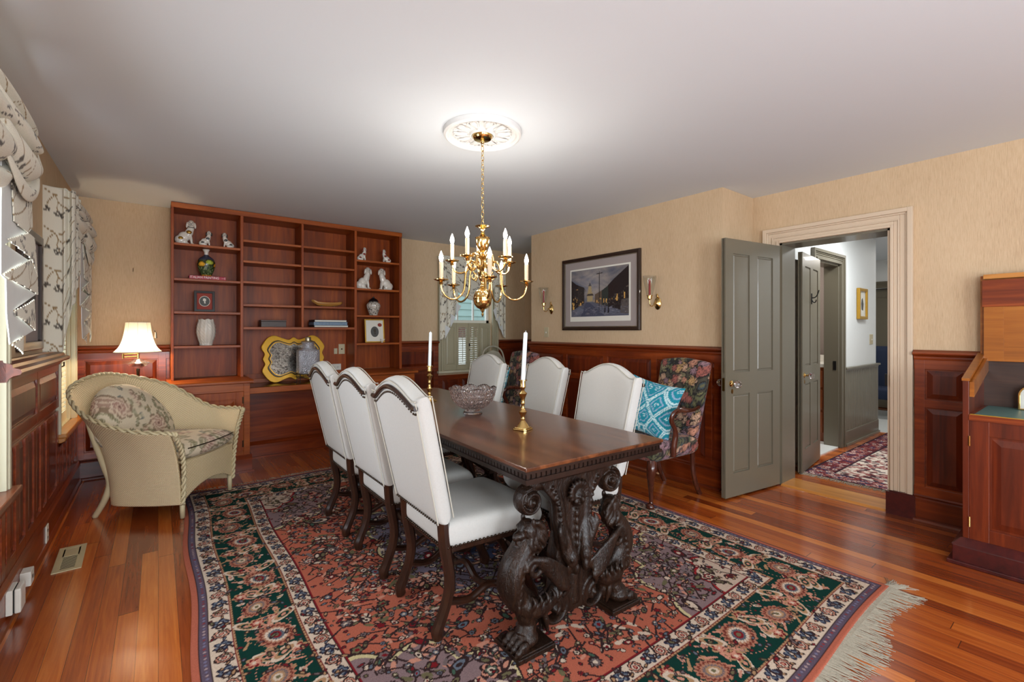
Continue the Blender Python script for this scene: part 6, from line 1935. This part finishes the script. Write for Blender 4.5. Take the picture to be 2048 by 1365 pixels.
for (x, y, w_, h_) in ((.80, .30, .025, .14), (.92, .34, .022, .12), (.63, .27, .018, .09), (.59, .28, .012, .08), (.17, .24, .022, .06), (.03, .16, .03, .14), (.47, .29, .015, .05), (.42, .30, .01, .05), (.10, .58, .03, .02)):
    q4([(x, y), (x + w_, y), (x + w_, y + h_), (x, y + h_)], (220, 172, 96))
pc.line([(.515 * .8, .52 * .12), (.52 * .8, .52 * .92)], .006, (44, 38, 38)); pc.line([(.47 * .8, .52 * .88), (.57 * .8, .52 * .89)], .005, (44, 38, 38))
for x in (.60, .66): q4([(x, .06), (x + .025, .06), (x + .022, .20), (x + .004, .20)], (30, 28, 32))
q4([(.08, .03), (.22, .08), (.24, .16), (.16, .2), (.08, .14)], (110, 112, 126)); q4([(.86, .06), (1, .04), (1, .34), (.88, .32)], (92, 86, 84))
rp_ = random.Random(9)
for _ in range(420):      # windows, doors, brick courses and snow patches of the painted street
    x = rp_.random(); side_ = x < .26 or x > .44
    y = rp_.uniform(.03, .20 if not side_ else (.62 if x < .26 else .18 + .75 * (x - .44)))
    c_ = rp_.choice([(40, 36, 40), (66, 58, 56), (84, 76, 74), (52, 54, 58), (108, 96, 86)] if y > .2 else [(118, 120, 134), (84, 86, 100), (146, 142, 146), (70, 66, 76)])
    w__, h__ = rp_.uniform(.006, .022), rp_.uniform(.008, .035)
    if y < .2: w__, h__ = w__ * 2.5, h__ * .3
    q4([(x, y), (x + w__, y + .003), (x + w__, y + h__), (x, y + h__)], c_)
for _ in range(16):
    x = rp_.choice([rp_.uniform(.01, .24), rp_.uniform(.46, .97)]); y = rp_.uniform(.22, .40)
    q4([(x, y), (x + .010, y), (x + .010, y + .03), (x, y + .03)], (210, 164, 92))
nz = rng.normal(0, .10, pc.a.shape[:2])[..., None]
pc.a = np.clip(pc.a * (1 + nz), 0, 1)
pt = thing('framed_print', 'large dark-framed print of a snowy street at dusk on the right wall', 'picture', (XR, 3.241, 1.693))
F0 = frameM((0, 0), (0, -1), (-1, 0))
hw, hh = .530, .391
def rect(a_, b_): return [(-a_, -b_), (a_, -b_), (a_, b_), (-a_, b_)]
build('frame', MB(F0).ring(rect(hw, hh), rect(hw - .036, hh - .036), 0, .026).ring(rect(hw - .008, hh - .008), rect(hw - .028, hh - .028), .024, .032), M['walnut_frame'], pt, bevel=.003)
build('fillet', MB(F0).ring(rect(hw - .036, hh - .036), rect(hw - .043, hh - .043), 0, .018), M['silver'], pt)
build('mat_board', MB(F0).box(-hw + .03, .004, -hh + .03, hw - .03, .010, hh - .03), M['mat_grey'], pt)
build('print_sheet', MB(F0).box(-.412, .010, -.296, .410, .0115, .272), M['mat_white'], pt)
U, V = np.meshgrid((np.arange(pc.nx) + .5) / pc.nx, (np.arange(pc.ny) + .5) / pc.ny)
gridmesh('print_image', np.stack([np.full(U.shape, -.0125), .395 - U * .787, -.246 + V * .503], -1), M['print'], pt, pc.a)

# ---------------------------------------------------------------- hurricane sconces
def sconce(y, label):
    t = thing('wall_sconce', label, 'sconce', (XR, y, 1.55), 0, 'hurricane sconces flanking the framed print')
    Rm = Matrix.Rotation(-PI / 2, 3, 'Y')
    bp = MB().lathe([(0, 0), (.034, 0), (.036, .004), (.028, .008), (.022, .016), (.010, .022), (.006, .03), (0, .032)], (0, 0, 0), 28, Rm)
    o = build('backplate', bp, M['brass'], t, smooth=True); o.scale = (1, 1, 1.65)
    build('finial', MB().ell((-.012, 0, .066), (.009, .009, .012), 10).ell((-.010, 0, .082), .007, 8), M['brass'], t, smooth='all')
    build('arm', MB().sweep(catmull([(-.02, 0, -.005), (-.045, .004, .008), (-.055, .006, -.012), (-.075, .01, -.030), (-.100, .012, -.022), (-.108, .014, .010), (-.108, .014, .030)], 6), .0045, 8), M['brass'], t, smooth='all')
    c = (-.108, .014, 0)
    build('candle_cup', MB().lathe([(0, .026), (.010, .028), (.020, .038), (.022, .062), (.030, .064), (.030, .067), (.014, .066), (.014, .05), (0, .05)], c, 24), M['brass'], t, smooth=True)
    g = MB().lathe([(.026, .062), (.030, .085), (.042, .14), (.054, .20), (.059, .245), (.058, .246), (.053, .20), (.041, .14), (.029, .086), (.025, .062)], c, 32)
    build('hurricane_glass', g, M['thin'], t, smooth='all')
    b = MB().lathe([(0, 0), (.0095, 0), (.0085, .155), (.004, .166), (0, .166)], (0, 0, 0), 16).sweep([(0, 0, .164), (0, 0, .174)], .001, 5)
    cd = tag(build('red_candle', b, M['candle_r'], smooth=True), 'red taper candle inside the ' + label.split(' brass')[0] + ' sconce glass', 'candle', 'red tapers in the sconces')
    cd.location = (XR + c[0], y + c[1], 1.55 + .051)
sconce(2.53, 'right-hand brass wall sconce with clear hurricane glass, nearer the door')
sconce(3.975, 'left-hand brass wall sconce with clear hurricane glass, nearer the far corner')

# ---------------------------------------------------------------- drop-front desk at the right edge
dsk = thing('writing_desk', 'mahogany lift-lid writing desk with teal leather top at the right edge', 'desk', (0, 0, 0))
y0, y1 = .505, -.55
xf, xb = 3.585, 4.105
build('side_panel', MB().prism([(xf, .13), (xb, .13), (xb, 1.150), (xf + .0, 1.020), (xf, .84)], y0 - .026, y0), M['mahog'], dsk, bevel=.002)
build('side_panel', MB().prism([(xf, .13), (xb, .13), (xb, 1.150), (xf + .0, 1.020), (xf, .84)], y1, y1 + .026), M['mahog'], dsk, bevel=.002)
build('side_capping', MB().prism([(xf - .004, 1.018), (xb, 1.146), (xb, 1.16), (xf - .004, 1.032)], y0 - .030, y0 + .003), M['deskwood'], dsk)
build('inner_cheek', MB().prism([(xf + .01, .93), (xb - .01, 1.05), (xb - .01, 1.14), (xf + .01, 1.012)], y0 - .046, y0 - .027), M['deskwood'], dsk)
build('back_panel', MB().box(xb - .012, y1 + .02, .80, xb, y0 - .02, 1.112), M['deskdark'], dsk)
build('writing_surface', MB().box(xf - .006, y1 + .026, .800, xb - .012, y0 - .026, .832), M['mahog_h'], dsk)
build('leather_top', MB().box(xf + .012, y1 + .05, .832, xb - .02, y0 - .045, .8345), M['teal'], dsk)
build('gilt_tooling', MB().box(xf + .002, y1 + .05, .832, xf + .010, y0 - .03, .8352), M['gold'], dsk)
f_ = MB()
for (a_, b_) in ((y0 - .026, y0 - .105), (.02, -.06), (y1 + .10, y1 + .026)):
    f_.box(xf, b_, .135, xf + .02, a_, .80)
f_.box(xf + .001, y1 + .1, .135, xf + .019, y0 - .1, .21).box(xf + .001, y1 + .1, .72, xf + .019, y0 - .1, .80)
build('front_frame', f_, M['mahog'], dsk, bevel=.002)
for (a_, b_) in ((.40, .02), (-.06, -.45)):
    d_ = build('door', MB(frameM((xf + .012, a_), (0, -1), (-1, 0))).box(0, 0, .21, a_ - b_, .004, .72).panel(.01, a_ - b_ - .01, .222, .708, .004, .012, .035), M['mahog'], dsk)
for z in (.235, .685): build('hinge', MB().cyl((xf - .003, y0 - .028, z - .028), .005, .056, 10), M['brass'], dsk, smooth=True)
pl = MB().box(xf - .055, y1 - .03, 0, xb, y0 + .035, .105)
pl.add([(xf - .060, y0 + .040, .105), (xf - .060, y1 - .03, .105), (xb, y1 - .03, .105), (xb, y0 + .040, .105), (xf - .005, y0 + .005, .14), (xf - .005, y1, .14), (xb, y1, .14), (xb, y0 + .005, .14)],
       [(3, 2, 1, 0), (4, 5, 6, 7), (0, 1, 5, 4), (1, 2, 6, 5), (2, 3, 7, 6), (3, 0, 4, 7)])
pl.box(xf - .075, y1 - .04, 0, xb, y0 + .055, .022)
build('plinth', pl, M['plinth'], dsk, bevel=.004)
lid = build('lid', MB().box(xb - .055, y1 + .02, 1.112, xb - .030, y0 - .030, 1.455).box(xb - .020, y1, 1.112, xb, y0 - .01, 1.64), M['deskwood'], dsk, bevel=.002)
build('lid_frame', MB().box(xb - .062, y1 + .01, 1.445, xb - .004, y0 - .022, 1.610), M['mahog_h'], lid, bevel=.002)
build('lid_stile', MB().box(xb - .058, y0 - .115, 1.113, xb - .054, y0 - .030, 1.446), M['deskwood'], lid)
build('lid_top_edge', MB().box(xb - .060, y1 + .01, 1.618, xb - .004, y0 - .028, 1.645), M['oak'], lid)
ck = thing('mantel_clock', 'small arched brass-rimmed clock standing on the teal desk top', 'clock', (4.03, .268, .8348), R(90))
arc = [(-.06, 0), (.06, 0)] + [(.06 * math.cos(PI * i / 16), .085 + .06 * math.sin(PI * i / 16)) for i in range(17)]
arc_i = [(x * .84, .009 + z * .90) for x, z in arc]
build('case', MB().ring(arc, arc_i, 0, .04), M['brass'], ck, bevel=.002)
build('dial', MB().prism(arc_i, .010, .02), M['paper'], ck)
build('clock_hand', MB().box(-.002, .007, .07, .002, .010, .11).box(-.002, .007, .07, .03, .010, .074), M['black'], ck)

# ---------------------------------------------------------------- register and outlets along the left wall
rgt = thing('floor_register', 'beige metal heating register set in the floor by the left wall', 'vent', (-.397, 3.615, .0005), R(1.5))
build('grille_frame', MB().ring([(-.060, -.185), (.060, -.185), (.060, .185), (-.060, .185)], [(-.036, -.15), (.036, -.15), (.036, .15), (-.036, .15)], 0, .005, 'xy'), M['regis'], rgt, bevel=.0015)
b = MB()
for k in range(17): b.box(-.036, -.15 + k * .018, 0, .036, -.15 + k * .018 + .006, .0018)
b.box(-.036, .03, .0, .036, .15, .0042).box(-.036, -.15, 0, -.030, .15, .0042).box(.030, -.15, 0, .036, .15, .0042)
build('slats', b, M['regis'], rgt)
build('slot_shade_sheet', MB().box(-.036, -.15, 0, .036, .15, .0008), M['void'], rgt)  # black sheet stands in for the shade down between the slats
plate('outlet', (XL + .034, 0), (0, 1), (1, 0), 3.93, .068, .07, .105, M['white'], 'white power outlet in the left baseboard behind the wicker chair', 'outlet', 'outlet')
jb = thing('junction_box', 'white surface-mounted jack box on the left baseboard beside the floor register', 'outlet', (XL + .034, 3.28, .075))
build('cover', MB().box(0, -.038, -.035, .040, .038, .035), M['white'], jb, bevel=.003)
build('jack', MB().box(.040, -.008, -.008, .0415, .008, .008), M['black'], jb)
jc = thing('junction_box', 'larger white outlet box with thick cover on the left baseboard nearest the camera', 'outlet', (XL + .034, 3.03, .085))
build('back_box', MB().box(0, -.05, -.055, .022, .05, .055), M['white'], jc, bevel=.003)
build('cover', MB().box(.026, -.045, -.055, .048, .05, .055), M['white'], jc, bevel=.006)
build('gap_strip', MB().box(.020, -.042, -.05, .028, .042, .05), M['black'], jc)
sk = thing('wall_hook', 'tiny metal hook on the bare wallpaper above the floor lamp', 'hook', (-.18, YF, 1.855))
build('hook', MB().sweep(catmull([(0, 0, .02), (0, -.008, .012), (0, -.014, -.008), (0, -.006, -.014)], 4), .002, 6), M['brass_d'], sk)
